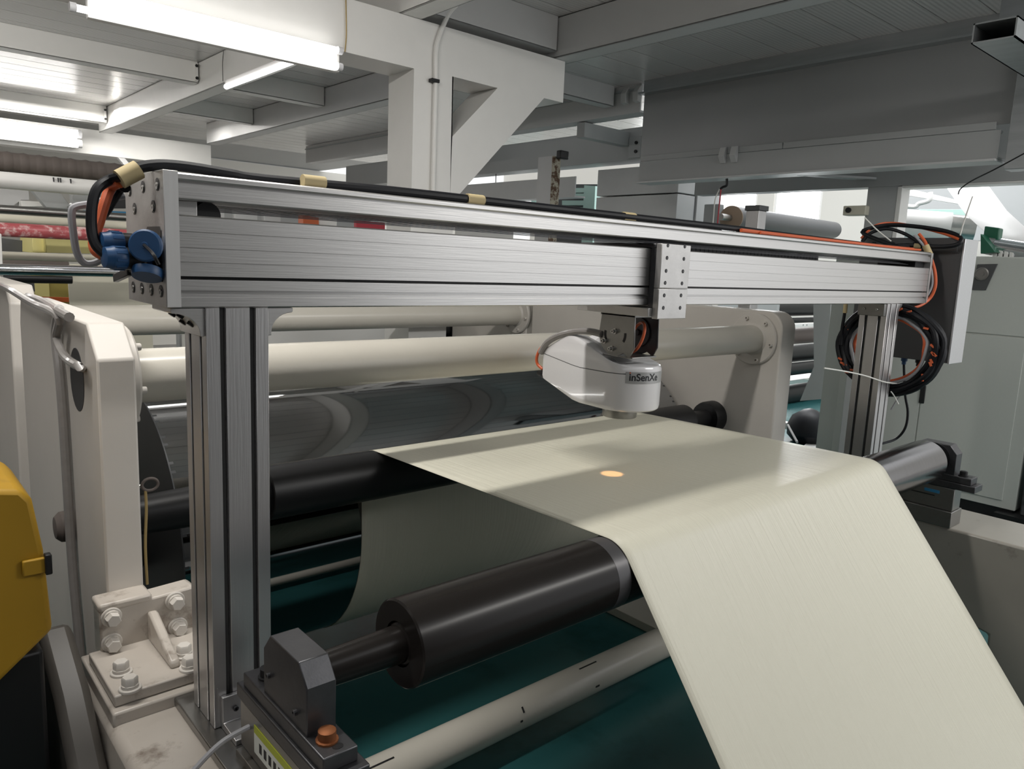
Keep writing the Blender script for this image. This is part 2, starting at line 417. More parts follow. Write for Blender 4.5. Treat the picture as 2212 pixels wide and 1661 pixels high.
# long twin lamp on the front of the near portal beam
def long_lamp():
    y = 4.47; z = (a.z + b.z) / 2
    th = thing('fluorescent_lamp', (b.x, y, z), 'long bright twin tube lamp along the near white portal beam', 'lamp')
    part('batten', MB().box(a.x, b.x, y + .03, y + .079, z - .07, z + .07), W['white'], th, .004)
    for dz, dx in ((.050, 0), (-.045, -.06)):
        part('tube', MB().cyl((a.x + dx, y, z + dz), (b.x - .03, y, z + dz), .017, n=12), W['tubelight3'], th)
        part('end_cap', MB().cyl((b.x - .03, y, z + dz), (b.x, y, z + dz), .023, n=12), W['glowcap'], th)
        part('end_cap', MB().cyl((a.x + dx - .03, y, z + dz), (a.x + dx, y, z + dz), .023, n=12), W['glowcap'], th)
long_lamp()
def short_lamp():
    x = 2.88
    p0 = at(493, 185, X=x); p1 = at(645, 125, X=x)
    z = (p0.z + p1.z) / 2
    th = thing('fluorescent_lamp', (x, p0.y, z), 'short bright lamp on the left side of a white ceiling beam', 'lamp')
    part('batten', MB().box(x - .035, x + .008, p1.y, p0.y, z - .005, z + .04), W['white'], th, .004)
    part('tube', MB().cyl((x - .03, p1.y + .03, z - .022), (x - .03, p0.y - .03, z - .022), .024, n=12), W['tubelight2'], th)
    for q, s in ((p1.y, 1), (p0.y, -1)):
        part('end_cap', MB().cyl((x - .03, q, z - .022), (x - .03, q + .03 * s, z - .022), .021, n=12), W['glowcap'], th)
    for u, v in ((483, 110), (594, 112)):
        q = at(u, v, X=x - .012)
        solo('hanging_wire', MB().tube([q, q + Vector((0, .03, -.10)), Vector((x - .02, q.y + .01, z + .045))], .003, 6), W['orange'] if u > 500 else W['black'],
             'thin wire feeding the %s end of the short beam lamp' % ('far' if u < 500 else 'near'), 'wire')
short_lamp()
def far_lamp():
    y = 12.54
    p = at(176, 297, Y=y); q0 = at(0, 275, Y=y); z = q0.z - .03
    th = thing('fluorescent_lamp', (p.x, y, z), 'bright tube lamp on the far portal beam at the left edge', 'lamp')
    part('batten', MB().box(-1.4, p.x - .05, y + .03, y + .15, z - .12, z + .12), W['white'], th, .004)
    for dz in (.072, -.06):
        part('tube', MB().cyl((-1.3, y, z + dz), (p.x - .05, y, z + dz), .055, n=12), W['tubelight'], th)
        part('end_cap', MB().cyl((p.x - .05, y, z + dz), (p.x, y, z + dz), .058, n=12), W['glowcap'], th)
far_lamp()

# ================================================================== RIGHT-HAND STEELWORK
KD = 6.33 / 5.5
def zd(z): return 2 + (z - 2) * KD
def duct():
    x = 6.33
    th = thing('grey_side_panel', (x, 3.7, zd(2.77)), 'large flat grey sheet panel hanging at upper right with a flanged lower beam', 'panel')
    part('sheet', MB().box(x, x + .02, 1.2, 5.31, zd(2.985), zd(3.56)), W['duct'], th)
    part('top_rail', MB().prism('y', [(x - .10, zd(3.525)), (x - .10, zd(3.54)), (x - .02, zd(3.56)), (x - .02, CZ + .01), (x + .02, CZ + .01), (x + .02, zd(3.525))], 1.2, 5.31), W['galv'], th)
    part('lower_beam', MB().prism('y', [(x - .03, zd(2.772)), (x + .14, zd(2.772)), (x + .14, zd(2.787)), (x - .015, zd(2.787)), (x - .015, zd(2.93)), (x + .02, zd(2.93)), (x + .02, zd(2.948)), (x - .03, zd(2.948))], 1.98, 5.29), W['greypaint'], th, .003)
    for y0, y1 in ((2.02, 3.68), (3.69, 5.29)):
        part('flange_strip', MB().box(x - .022, x - .002, y0, y1, zd(2.953), zd(3.0)), W['greypaint'], th, .003)
    for u, v in ((1562, 345), (1586, 345)):
        p = at(u, v, X=x - .04)
        part('clip', MB().prism('y', [(x - .03, zd(3.005)), (x - .06, zd(3.0)), (x - .085, zd(2.93)), (x - .045, zd(2.875)), (x - .03, zd(2.88))], p.y - .03, p.y + .03), W['greywhite'], th, .003)
    part('lower_flange', MB().box(x - .07, x + .16, 1.98, 5.29, zd(2.757), zd(2.771)), W['greywhite'], th, .002)
    part('hanger_post', MB().box(x - .06, x + .10, 1.62, 1.92, zd(2.70), CZ), W['galv'], th, .004)
duct()
def hollow_tube():
    p = at(2110, 66, Y=1.66); q = at(2172, 62, Y=1.62)
    x0 = p.x; z1 = q.z - .03; z0 = z1 - .105; t = .008
    x1b = x0 + 1.6; y0 = 1.47; y1 = 1.68
    mb = MB(); mb.box(x0, x1b, y0, y1, z0, z0 + t); mb.box(x0, x1b, y0, y1, z1 - t, z1); mb.box(x0, x1b, y0, y0 + t, z0, z1); mb.box(x0, x1b, y1 - t, y1, z0, z1)
    o = solo('square_tube', mb, W['galv'], 'galvanised square steel tube with an open dark end in the top right corner', 'steel tube')
    part('tube_inside', MB().box(x0 + .35, x0 + .36, y0 + t, y1 - t, z0 + t, z1 - t), W['blackmetal'], o)
    part('hanger_post', MB().box(x0 + .42, x0 + .56, y0 - .02, y1 + .02, z1, CZ), W['galv'], o, .004)
hollow_tube()

def edge_beams():
    x = 6.33
    th = thing('edge_beam', (x, 8.5, 3.2), 'grey mezzanine edge beam continuing behind the portal arm', 'beam')
    part('upper_beam', MB().prism('y', [(x, zd(3.39)), (x + .2, zd(3.39)), (x + .2, zd(3.41)), (x + .02, zd(3.41)), (x + .02, zd(3.58)), (x + .18, zd(3.58)), (x + .18, zd(3.64)), (x, zd(3.64))], 5.36, 13), W['greywhite'], th, .003)
    part('rail', MB().box(x - .02, x - .001, 5.4, 13, zd(3.585), zd(3.60)), W['galv'], th)
    part('lower_beam', MB().prism('y', [(x + .8, zd(3.10)), (x + 1.08, zd(3.10)), (x + 1.08, zd(3.12)), (x + .96, zd(3.12)), (x + .96, zd(3.42)), (x + .8, zd(3.42))], 5.36, 13), W['greypaint'], th, .003)
    for u in (1352, 1378):
        p = at(u, 212, X=x - .02)
        part('clip', MB().prism('y', [(x, zd(3.62)), (x - .02, zd(3.62)), (x - .07, zd(3.56)), (x - .06, zd(3.48)), (x, zd(3.47))], p.y - .03, p.y + .035), W['greywhite'], th, .003)
    for y0 in (6.16, 8.8):
        part('cross_rib', MB().box(x + .02, x + .80, y0, y0 + .12, zd(3.24), zd(3.38)), W['greypaint'], th, .003)
    p = at(1376, 318, X=x + .79)
    part('joint_plate', MB().box(x + .78, x + .80, p.y - .06, p.y + .12, p.z - .12, p.z + .12), W['greypaint'], th, .002)
    for z in (-.05, .05):
        part('bolt', MB().lathe((x + .78, p.y, p.z + z), (-1, 0, 0), [(0, .02), (.02, .02)], 6), W['blackmetal'], th)
edge_beams()
def low_beam():
    x = 7.2
    mb = MB().prism('y', [(x, 2.88), (x + .2, 2.88), (x + .2, 2.90), (x + .02, 2.90), (x + .02, 3.14), (x, 3.14)], 7.1, 13)
    solo('lower_beam', mb, W['greywhite'], 'pale beam with a bright lower flange behind the hanging hook', 'beam')
    p0 = at(1072, 345, X=7.24); 
    mb = MB().tube([p0, at(1071, 395, X=7.24), at(1070, 408, X=7.24)], .007, 6)
    h = solo('hanging_hook', mb, W['black'], 'black hooked cord hanging above the aluminium beam', 'hook')
    part('hook_loop', MB().tube([at(u, v, X=7.24) for u, v in ((1070, 408), (1064, 418), (1074, 412), (1066, 424), (1073, 432), (1070, 442))], .006, 6), W['black'], h)
    part('hook_cord', MB().tube([at(1070, 440, X=7.24), at(1070, 452, X=7.24)], .005, 6), W['redsign'], h)
low_beam()

def rust_column():
    p = at(1193, 340, X=6.0)
    th = thing('rusty_column', (6.0, 6.3, 0), 'white steel column with one rust speckled peeling edge', 'column')
    y0 = at(1193, 340, X=6.0).y; y1 = at(1163, 340, X=6.0).y
    part('web_face', MB().box(6.0, 6.02, y0, y1, 0, 3.19), W['greywhite'], th)
    part('rust_face', MB().box(6.0, 6.12, y0 - .012, y0, 0, 3.19), W['rust'], th)
    part('burn_mark', MB().box(6.03, 6.16, y0 - .1, y0 - .03, 3.16, 3.25), W['blackmetal'], th, .01)
rust_column()

def portal_right():
    x = 6.95
    k = x / 6.4
    def zz(z): return 2 + (z - 2) * k
    th = thing('grey_portal', (x, 2.8 * k, 0), 'grey steel portal with a rounded opening at right behind the dark enclosure', 'portal')
    part('header', MB().box(x, x + .16, .9, 5.05, zz(2.74), zz(3.15)), W['greypaint'], th, .004)
    part('column', MB().box(x, x + .16, 2.69 * k, 2.93 * k, 0, zz(2.74)), W['greypaint'], th, .004)
    part('lit_lip', MB().box(x - .004, x + .165, 2.655 * k, 2.69 * k, 1.9, zz(2.735)), W['white'], th, .004)  # white colour stands in for light on the column edge
    part('sill_flange', MB().box(x - .003, x + .165, 1.0, 2.66 * k, zz(2.722), zz(2.739)), W['white'], th, .003)
    b = at(1839, 455, X=x - .02)
    part('valve_block', MB().box(x - .07, x + .05, 2.90 * k, b.y + .055, b.z - .045, b.z + .04), W['beige'], th, .008)
    part('valve_port', MB().cyl((x - .069, b.y, b.z), (x - .09, b.y, b.z), .024, n=16), W['blackmetal'], th)
    g = at(1875, 372, X=x - .05)
    part('gusset', MB().prism('z', [(x, g.y + .12), (x, g.y - .06), (x - .55, g.y + .36), (x - .55, g.y + .40)], zz(2.80), zz(2.82)), W['greypaint'], th, .003)
portal_right()

def boxes():
    x = 7.3
    y1 = at(1290, 400, X=x).y; y0 = at(1465, 400, X=x).y
    th = thing('wall_cabinet', (x, (y0 + y1) / 2, 1.9), 'pale grey box cabinet with a horizontal seam left of the roller window', 'cabinet')
    part('upper_box', MB().box(x, x + .34, y0, y1, 2.885, 3.21), W['greywhite'], th, .006)
    part('lower_box', MB().box(x, x + .34, y0, y1, 0, 2.87), W['greywhite'], th, .006)
    part('side_door', MB().box(x + .36, x + .85, y0 - .02, y1, 0, 3.21), W['greywhite'], th, .006)
    part('hinge', MB().box(x + .37, x + .74, y0 - .05, y0 - .021, 2.95, 2.965), W['blackmetal'], th)
boxes()

def electrical_cabinet():
    x = 7.25
    th = thing('control_cabinet', (x + .3, 2.6, .1), 'tall grey green control cabinet at right behind the second upright', 'cabinet')
    y0, y1 = 1.78, 3.555
    part('body', MB().box(x + .012, x + .6, y0, y1, .12, 2.225), W['cabinet'], th, .006)
    part('lower_door', MB().box(x, x + .012, y0 + .10, 2.62, .19, 1.565), W['cabinet'], th, .002)
    part('side_door', MB().box(x, x + .012, 2.63, 3.385, .14, 2.21), W['cabinet'], th, .002)
    part('upper_panel', MB().box(x, x + .012, y0 + .01, 2.62, 1.58, 2.215), W['cabinet'], th, .002)
    h = at(1993, 853, X=x)
    part('door_handle', MB().box(x - .014, x + .001, h.y - .022, h.y + .022, h.z - .075, h.z + .085), W['blackmetal'], th, .004, label='black recessed door handle')
    g = at(2128, 592, X=x)
    poly = [at(u, v, X=x) for u, v in ((2112, 571), (2156, 570), (2130, 627), (2100, 626))]
    gp = part('gauge_plate', MB().prism('x', [(p.y, p.z) for p in poly], x - .012, x + .001), W['enclosure'], th, .002)
    part('gauge_dial', MB().lathe((x - .012, g.y + .02, g.z), (-1, 0, 0), [(0, .055), (.01, .055), (.012, .045), (.008, .044), (.008, .02), (.014, .02)], 24), W['stainless'], gp)
    part('plinth', MB().box(x + .03, x + .57, y0 + .02, y1 - .02, .0, .12), W['blackmetal'], th)
    t2 = thing('side_cabinet', (x + .3, 1.5, 0), 'dark ribbed machine edge at the far right of the cabinet', 'machine')
    part('casing', MB().box(x + .0, x + .5, 1.25, 1.74, .10, 1.1), W['enclosure'], t2, .01)
    for k in range(10):
        part('rib', MB().box(x - .012, x, 1.27, 1.72, .2 + k * .08, .24 + k * .08), W['enclosure'], t2, .004)
    part('base', MB().box(x - .1, x + .5, 1.2, 1.9, 0, .10), W['blackmetal'], t2)
electrical_cabinet()

# ================================================================== NEAR MACHINE FRAME
XL0, XL1, XR0, XR1 = .48, .575, 3.95, 4.10        # side plate thicknesses, left and right
YF = 2.2
TY, TZ, TR = 2.37, 1.625, .080                     # near tie tube
T2Y = 4.45
T2Z = 2 - math.tan(math.radians(5.1)) * T2Y; T2R = .082
def machine_frame():
    th = thing('film_machine', (2.2, 2.4, 0), 'cream painted machine frame of two thick side plates joined by round tie tubes', 'machine frame')
    # left side plate: chamfered top corner, oval hole in its outer face
    zt = 1.79
    lp = part('side_plate', MB().prism('x', [(YF, 0), (YF, 1.70), (YF + .10, zt), (3.32, zt + .005), (3.36, 1.70), (3.36, 0)], XL0, XL1), W['paint'], th, .006)
    h = at(167, 820, X=XL0)
    n = 28
    part('oval_hole', MB().prism('x', [(h.y + .085 * math.cos(2 * PI * i / n), h.z + .092 * math.sin(2 * PI * i / n)) for i in range(n)], XL0 - .0012, XL0 + .03), W['drumend'], lp)
    # right side plate with rounded corner
    pts = [(YF, .2), (YF, 1.68)]
    for i in range(7):
        t = i / 6 * PI / 2
        pts.append((YF + .10 - .10 * math.cos(t), 1.69 + .10 * math.sin(t)))
    pts += [(4.28, 1.79), (4.28, .2)]
    part('side_plate', MB().prism('x', pts, XR0, XR1), W['paint'], th, .008)
    part('side_plate', MB().prism('x', [(4.34, 0), (4.34, 1.72), (4.40, 1.80), (5.3, 1.80), (5.3, 0)], XR0, XR1), W['paint'], th, .008)
    part('side_plate', MB().prism('x', [(3.52, 0), (3.52, 1.76), (3.60, 1.83), (5.3, 1.83), (5.3, 0)], XL0 - .01, XL1 - .01), W['paint'], th, .008)
    # tie tubes with bolted flanges
    for (yy, zz, rr) in ((TY, TZ, TR), (T2Y, T2Z, T2R)):
        tb = part('tie_tube', MB().cyl((XL1, yy, zz), (XR0, yy, zz), rr, n=48), W['tube'], th)
        for xa, sgn in ((XL1, 1), (XR0, -1)):
            fl = part('flange', MB().lathe((xa, yy, zz), (sgn, 0, 0), [(0, .150), (.016, .150), (.022, .144), (.022, rr + .012), (.034, rr)], 48), W['paint'], tb)
            for k in range(6):
                t = 2 * PI * k / 6 + .18
                o = inst('flange_bolt', SCREWP, tb, (xa + sgn * .018, yy + .125 * math.cos(t), zz + .125 * math.sin(t)))
                o.rotation_euler = (0, sgn * PI / 2, 0)
    # low cross tube near the floor
    ly = 2.12; lz = 2 - math.tan(math.radians(41)) * ly
    part('floor_tube', MB().cyl((.72, ly, lz), (3.95, ly, lz), .0735, n=40), W['tube'], th, label='cream tube with dark scuffs close to the floor')
    for (u, v, dx, dz) in ((1130, 1533, .004, .012), (1127, 1558, .006, .004), (1291, 1482, .012, .004), (1270, 1437, .055, .003), (820, 1650, .06, .003)):
        # paint chips lying on the tube's skin
        d = M.transposed() @ Vector(((u - 1106) / F, (v - 830.5) / F, 1)); dy, dzz = d.y, d.z
        A = dy * dy + dzz * dzz; B = dy * (0 - ly) + dzz * (2 - lz); Cc = ly * ly + (2 - lz) ** 2 - .0738 ** 2
        disc = B * B - A * Cc
        if disc > 0:
            t = (-B - math.sqrt(disc)) / A; p = CAM + d * t
            nrm = Vector((0, p.y - ly, p.z - lz)).normalized()
            part('paint_chip', MB().obox(p, (1, 0, .0), nrm, Vector((1, 0, 0)).cross(nrm), dx, .0012, dz), W['blackmetal'], th)
    part('floor_plinth', MB().box(3.22, 3.95, 2.24, 2.74, 0, .05), W['tube'], th, .004)
    # base beams carrying the uprights
    part('base_beam', MB().prism('x', [(.2, 0), (.2, .80), (.26, .86), (2.16, .86), (2.2, .80), (2.2, 0)], .395, .73), W['paintdirty'], th, .025, seg=3)
    part('base_beam', MB().prism('x', [(.2, 0), (.2, .82), (3.2, .82), (3.2, 0), (2.0, 0), (1.95, .37), (1.05, .37), (1.0, .36), (.98, 0)], 3.95, 4.36), W['basegrey'], th, .012)
    part('base_pad', MB().box(.405, .71, 1.85, 2.19, .85, .892), W['paintdirty'], th, .006)
    # bolted foot of the left side plate
    ft = part('foot_plate', MB().box(.415, .715, 1.875, 2.135, .893, .922), W['paintdirty'], th, .004)
    part('back_plate', MB().prism('y', [(.442, .90), (.442, 1.035), (.685, 1.045), (.70, 1.03), (.70, .90)], 2.120, 2.19), W['paintdirty'], th, .006)
    part('top_lip', MB().box(.44, .575, 2.118, 2.2, 1.03, 1.055), W['paintdirty'], th, .008)
    part('rib', MB().prism('x', [(2.12, .922), (2.12, 1.005), (2.10, 1.005), (1.925, .94), (1.92, .922)], .560, .585), W['paintdirty'], th, .006)
    for u, v in ((242, 1335), (243, 1390), (380, 1300), (386, 1355)):
        p = at(u, v, Y=2.11)
        inst('hex_bolt', HEX, th, (p.x, 2.120, p.z), RY_)
    for u, v in ((262, 1452), (281, 1486), (398, 1415), (410, 1442)):
        p = at(u, v, Z=.925)
        inst('hex_bolt', HEX, th, (p.x, p.y, .922))
    # side knob, ring pin and curved lower skirt
    p = at(138, 1137, X=XL0 - .02)
    part('side_knob', MB().lathe((XL0, p.y, p.z), (-1, 0, 0), [(0, .045), (.012, .05), (.03, .048), (.045, .034), (.048, .015)], 20), W['brown'], th, label='brown round knob')
    sk = []
    for i in range(10):
        t = i / 9 * PI / 2
        sk.append((2.02 + .30 * (1 - math.cos(t)), .86 - .62 * (math.sin(t) * -1 + 1)))
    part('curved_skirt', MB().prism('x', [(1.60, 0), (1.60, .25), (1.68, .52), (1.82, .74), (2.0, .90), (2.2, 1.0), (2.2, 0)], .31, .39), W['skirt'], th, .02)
machine_frame()

def hose_set():
    x = XL0 - .018
    th = solo('spiral_hose', MB().tube([at(u, v, X=x) for u, v in ((128, 665), (120, 720), (128, 800), (136, 900), (146, 1060), (156, 1220), (172, 1400), (186, 1540), (205, 1670))], .0135, 10),
              W['clear'], 'clear sleeved hose running down the outside of the left side plate', 'hose')
    pts = [Vector(p) for p in [at(u, v, X=x - .002) for u, v in ((128, 665), (120, 720), (128, 800), (136, 900), (146, 1060), (156, 1220), (172, 1400), (186, 1540))]]
    solo('grey_cable', MB().tube([at(u, v, X=x - .01) for u, v in ((-10, 612), (20, 625), (70, 655), (110, 672), (128, 690), (122, 730), (140, 770), (172, 793))] + [at(176, 795, X=XL0 + .02)], .012, 10),
         W['clear'], 'grey sleeved cable entering the oval hole of the left side plate', 'cable')
    solo('grey_cable', MB().tube([at(u, v, Z=1.805) for u, v in ((60, 640), (90, 650), (120, 668), (150, 685))], .013, 10),
         W['clear'], 'short grey sleeved cable lying on top of the left side plate', 'cable')
    # ring pin and cord
    p = at(318, 1048, Y=2.30)
    rp = solo('ring_pin', MB().cyl((XL1, 2.30, p.z), (p.x - .015, 2.30, p.z), .006, n=10), W['steel'], 'small ring pin beside the left side plate with a tan cord', 'pin')
    ring = [Vector((p.x + .022 * math.cos(t) + .005, 2.29, p.z + .004 + .018 * math.sin(t))) for t in [2 * PI * i / 12 for i in range(12)]]
    part('ring', MB().tube(ring, .0045, 8, 2, True), W['brown'], rp)
    part('cord', MB().tube([at(u, v, Y=2.29) for u, v in ((314, 1058), (316, 1100), (314, 1180), (318, 1262))], .004, 6), W['rope'], rp)
hose_set()

def yellow_guard():
    Y = 1.9
    f = [at(u, v, Y=Y) for u, v in ((-140, 1056), (46, 1058), (70, 1080), (95, 1190), (115, 1362), (0, 1475), (-140, 1590))]
    th = thing('yellow_guard', (.1, 2.0, .98), 'worn yellow sheet metal guard at the lower left edge', 'guard')
    part('cover', MB().prism('y', [(p.x, p.z) for p in f], Y, Y + .30), W['yellow'], th, .012)
    p = at(72, 1222, Y=Y)
    part('latch', MB().box(p.x - .022, p.x + .028, Y - .012, Y, p.z - .018, p.z + .018), W['yellow'], th, .003)
    part('latch_hook', MB().box(p.x + .02, p.x + .034, Y - .02, Y - .0, p.z - .022, p.z + .026), W['blackmetal'], th, .003)
    # black block added as the shade below the guard, also blocking light
    part('stand', MB().box(-.6, .285, Y + .04, Y + .9, 0, 1.06), W['blackmetal'], th, .01)
yellow_guard()

# ================================================================== ROLLERS AND WEB
NY, NZ, NR = 1.34, 1.144, .1012
FY, FZ, FR = 2.60, 1.1225, .0996
DY, DZ, DR = 3.30, .82, .606
def roller_near():
    th = thing('guide_roller', (2.2, NY, NZ - NR), 'dark front guide roller in bearing blocks, under the sloping cream film', 'roller')
    part('shell', MB().lathe((.875, NY, NZ), (1, 0, 0), [(0, .052), (0, NR - .004), (.004, NR), (.62, NR), (2.60, NR)], 64, cap=False), W['roller'], th)
    part('end_band', MB().cyl((1.512, NY, NZ), (1.56, NY, NZ), NR + .0004, n=64), W['rollerend'], th)
    part('steel_shell', MB().lathe((3.15, NY, NZ), (1, 0, 0), [(0, NR + .0002), (.70, NR + .0002), (.704, NR - .004), (.704, .05)], 64, cap=False), W['rollersteel'], th)
    part('journal', MB().lathe((.63, NY, NZ), (1, 0, 0), [(0, .036), (.245, .043), (.25, .05)], 32), W['roller'], th)
    part('journal', MB().cyl((3.85, NY, NZ), (3.97, NY, NZ), .045, n=32), W['blackmetal'], th)
roller_near()
def roller_far():
    th = thing('guide_roller', (2.2, FY, FZ - FR), 'black rear guide roller in front of the chrome drum', 'roller')
    part('shell', MB().lathe((1.10, FY, FZ), (1, 0, 0), [(0, .04), (0, FR - .003), (.003, FR), (2.55, FR), (2.553, FR - .003), (2.553, .04)], 64), W['black'], th)
    part('journal', MB().lathe((.60, FY, FZ), (1, 0, 0), [(0, .062), (.5, .078)], 32), W['black'], th)
    part('journal', MB().cyl((3.65, FY, FZ), (3.93, FY, FZ), .05, n=32), W['black'], th)
    part('hub', MB().lathe((3.86, FY, FZ), (1, 0, 0), [(0, .06), (0, .092), (.02, .098), (.09, .098)], 32), W['black'], th)
    part('band', MB().cyl((1.545, FY, FZ), (1.60, FY, FZ), FR + .0004, n=64), W['black'], th)
roller_far()
def drum():
    th = thing('chrome_drum', (2.3, DY, DZ - DR), 'large mirror polished chrome drum between the side plates', 'drum')
    part('shell', MB().lathe((.845, DY, DZ), (1, 0, 0), [(0, DR), (3.0, DR)], 128, cap=False), W['chrome'], th)
    part('end_disc', MB().lathe((.84, DY, DZ), (1, 0, 0), [(0, .15), (0, DR), (.02, DR)], 96, cap=False), W['drumend'], th)
    part('end_disc', MB().lathe((3.845, DY, DZ), (-1, 0, 0), [(0, .15), (0, DR), (.02, DR)], 96, cap=False), W['drumend'], th)
    part('journal', MB().cyl((.575, DY, DZ), (.85, DY, DZ), .152, n=48), W['drumend'], th)
    part('journal', MB().cyl((3.84, DY, DZ), (3.95, DY, DZ), .152, n=48), W['drumend'], th)
drum()

def tangent(c0, r0, c1, r1, cross):
    """unit normal n and the two touching points of the common tangent whose normal is turned from the centre line"""
    d = Vector((c1[0] - c0[0], c1[1] - c0[1])); L = d.length; d /= L
    s = (r0 + r1 if cross else r0 - r1) / L
    out = []
    for sg in (1, -1):
        k = math.sqrt(1 - s * s) * sg
        n = Vector((d.x * s - d.y * k, d.y * s + d.x * k))
        out.append((n, Vector(c0) + n * r0, Vector(c1) + n * (-r1 if cross else r1)))
    return out
def film_web():
    e = .0012
    dr, fr, nr = DR + e, FR + e, NR + e
    # drum -> far roller, crossing tangent leaving the drum front
    t1 = min(tangent((DY, DZ), dr, (FY, FZ), fr, True), key=lambda t: t[1].x)
    cands = tangent((DY, DZ), dr, (FY, FZ), fr, True)
    t1 = min(cands, key=lambda t: t[0].x * 1 + (0 if t[2].x > FY else 9))
    t2 = max(tangent((FY, FZ), fr, (NY, NZ), nr, False), key=lambda t: t[1].y)
    path = []
    a1 = math.atan2(t1[0].y, t1[0].x)            # on the drum
    a0 = math.radians(-65)
    a1 = a1 % (2 * PI); a0 = a0 % (2 * PI)
    for i in range(49):
        t = a0 + (a1 - a0) * i / 48
        path.append((DY + dr * math.cos(t), DZ + dr * math.sin(t)))
    b0 = math.atan2(-t1[0].y, -t1[0].x); b1 = math.atan2(t2[0].y, t2[0].x)
    if b1 < b0: b1 += 2 * PI
    for i in range(25):
        t = b0 + (b1 - b0) * i / 24
        path.append((FY + fr * math.cos(t), FZ + fr * math.sin(t)))
    c0 = math.atan2(t2[0].y, t2[0].x); c1 = math.radians(90 + 52.2)
    p0 = path[-1]; q0 = (NY + nr * math.cos(c0), NZ + nr * math.sin(c0))
    for i in range(1, 12): path.append((p0[0] + (q0[0] - p0[0]) * i / 12, p0[1] + (q0[1] - p0[1]) * i / 12))
    for i in range(21):
        t = c0 + (c1 - c0) * i / 20
        path.append((NY + nr * math.cos(t), NZ + nr * math.sin(t)))
    y, z = path[-1]; L = (z - .14) / math.sin(math.radians(52.2))
    for i in range(1, 15):
        path.append((y - L * i / 14 * math.cos(math.radians(52.2)), z - L * i / 14 * math.sin(math.radians(52.2))))
    X0, X1, n = 1.565, 3.215, 40
    vs = []; fs = []
    for (y, z) in path:
        for j in range(n + 1): vs.append((X0 + (X1 - X0) * j / n, y, z))
    for i in range(len(path) - 1):
        for j in range(n): k = i * (n + 1) + j; fs.append((k, k + 1, k + n + 2, k + n + 1))
    o = solo('film_web', MB().add(vs, fs), W['web'], 'wide cream plastic film running over the rollers and sloping down to the right', 'film', ang=60)
    s = o.modifiers.new('thickness', 'SOLIDIFY'); s.thickness = .0011; s.offset = -1
    # take-up roller at the floor that the film runs down to
    yb, zb = path[-1]
    th = thing('guide_roller', (2.4, yb, 0), 'low dark roller at the foot of the sloping film', 'roller')
    r = .075
    part('shell', MB().cyl((1.5, yb + r * .78 + .001, zb - r * .62 + .02), (3.4, yb + r * .78 + .001, zb - r * .62 + .02), r - .002, n=40), W['roller'], th)
    part('journal', MB().cyl((.8, yb + r * .78, zb - r * .62 + .02), (3.95, yb + r * .78, zb - r * .62 + .02), .03, n=20), W['roller'], th)
film_web()

# bearing blocks
def bearing(xa, xb, label, tagx, left=True):
    Y = NY
    th = thing('bearing_block', ((xa + xb) / 2, Y, .86), label, 'bearing block')
    blk = [(Y - .10, 1.07), (Y - .10, NZ + .035), (Y - .066, NZ + .076), (Y + .066, NZ + .076), (Y + .10, NZ + .035), (Y + .10, 1.07)]
    part('block', MB().prism('x', blk, xa, xb), W['darksteel'], th, .0025)
    fx0, fx1 = xa - .005, xb + .005
    zs = .86 if left else .82
    part('foot', MB().box(fx0, fx1, Y - .178, Y + .20, 1.045, 1.078), W['darksteel'], th, .003)
    part('shim_plate', MB().box(fx0 - .006, fx1 + .014, Y - .20, Y + .225, 1.013, 1.045), W['darksteel'], th, .003)
    part('load_cell', MB().box(fx0 - .004, fx1 + .01, Y - .115, Y + .21, .900, 1.013), W['stainless'], th, .004)
    part('base_shoe', MB().box(fx0 - .02, fx1 + .03, Y - .12, Y + .20, zs, .900), W['stainless'], th, .003)
    bx = (xa + xb) / 2
    part('clamp_bolt', MB().lathe((bx - .004, Y - .130, 1.078), (0, 0, 1), [(0, .022), (.004, .022), (.005, .0175), (.022, .0175), (.025, .013)], 14), W['copper'] if left else W['blackmetal'], th, label='copper coloured bolt' if left else None)
    part('bolt_slot', MB().prism('z', [(bx + .004 + .011 * math.cos(t), Y - .158 + .009 * math.sin(t)) for t in [2 * PI * i / 16 for i in range(16)]], 1.070, 1.0788), W['blackmetal'], th)
    part('clamp_bolt', MB().lathe((bx, Y + .150, 1.078), (0, 0, 1), [(0, .022), (.004, .022), (.005, .0175), (.022, .0175)], 14), W['blackmetal'], th)
    if left:
        for y, z in ((Y + .07, 1.13), (Y - .055, 1.11)):
            inst('set_screw', SCREWD, th, (xa, y, z), RX_)
        lb = part('name_plate', MB().box(fx0 - .0052, fx0 - .0038, Y - .09, Y + .13, .925, .972), W['sticker'], th)
        part('plate_stripe', MB().box(fx0 - .0054, fx0 - .0038, Y - .09, Y + .13, .972, .990), W['stickergreen'], th)
        part('plate_corner', MB().box(fx0 - .0056, fx0 - .0038, Y - .09, Y - .06, .925, .945), W['stickerblue'], th)
        for k in range(6):
            part('lettering', MB().box(fx0 - .0056, fx0 - .0048, Y - .03 + k * .024, Y - .017 + k * .024, .938, .96), W['ink'], lb)
    else:
        part('seal_ring', MB().ring((xa - .012, Y, NZ), (1, 0, 0), .05, .078, .012), W['black'], th)
        part('sticker', MB().box(fx0 - .0052, fx0 - .003, Y - .05, Y + .02, .975, .990), W['stickerblue'], th)
        part('sticker', MB().box(fx0 - .0052, fx0 - .003, Y - .03, Y + .12, .958, .964), W['ink'], th)
bearing(.605, .668, 'dark bearing block with a copper bolt beside the left upright', .6, True)
bearing(3.965, 4.04, 'dark bearing block holding the bright right end of the front roller', 4.0, False)

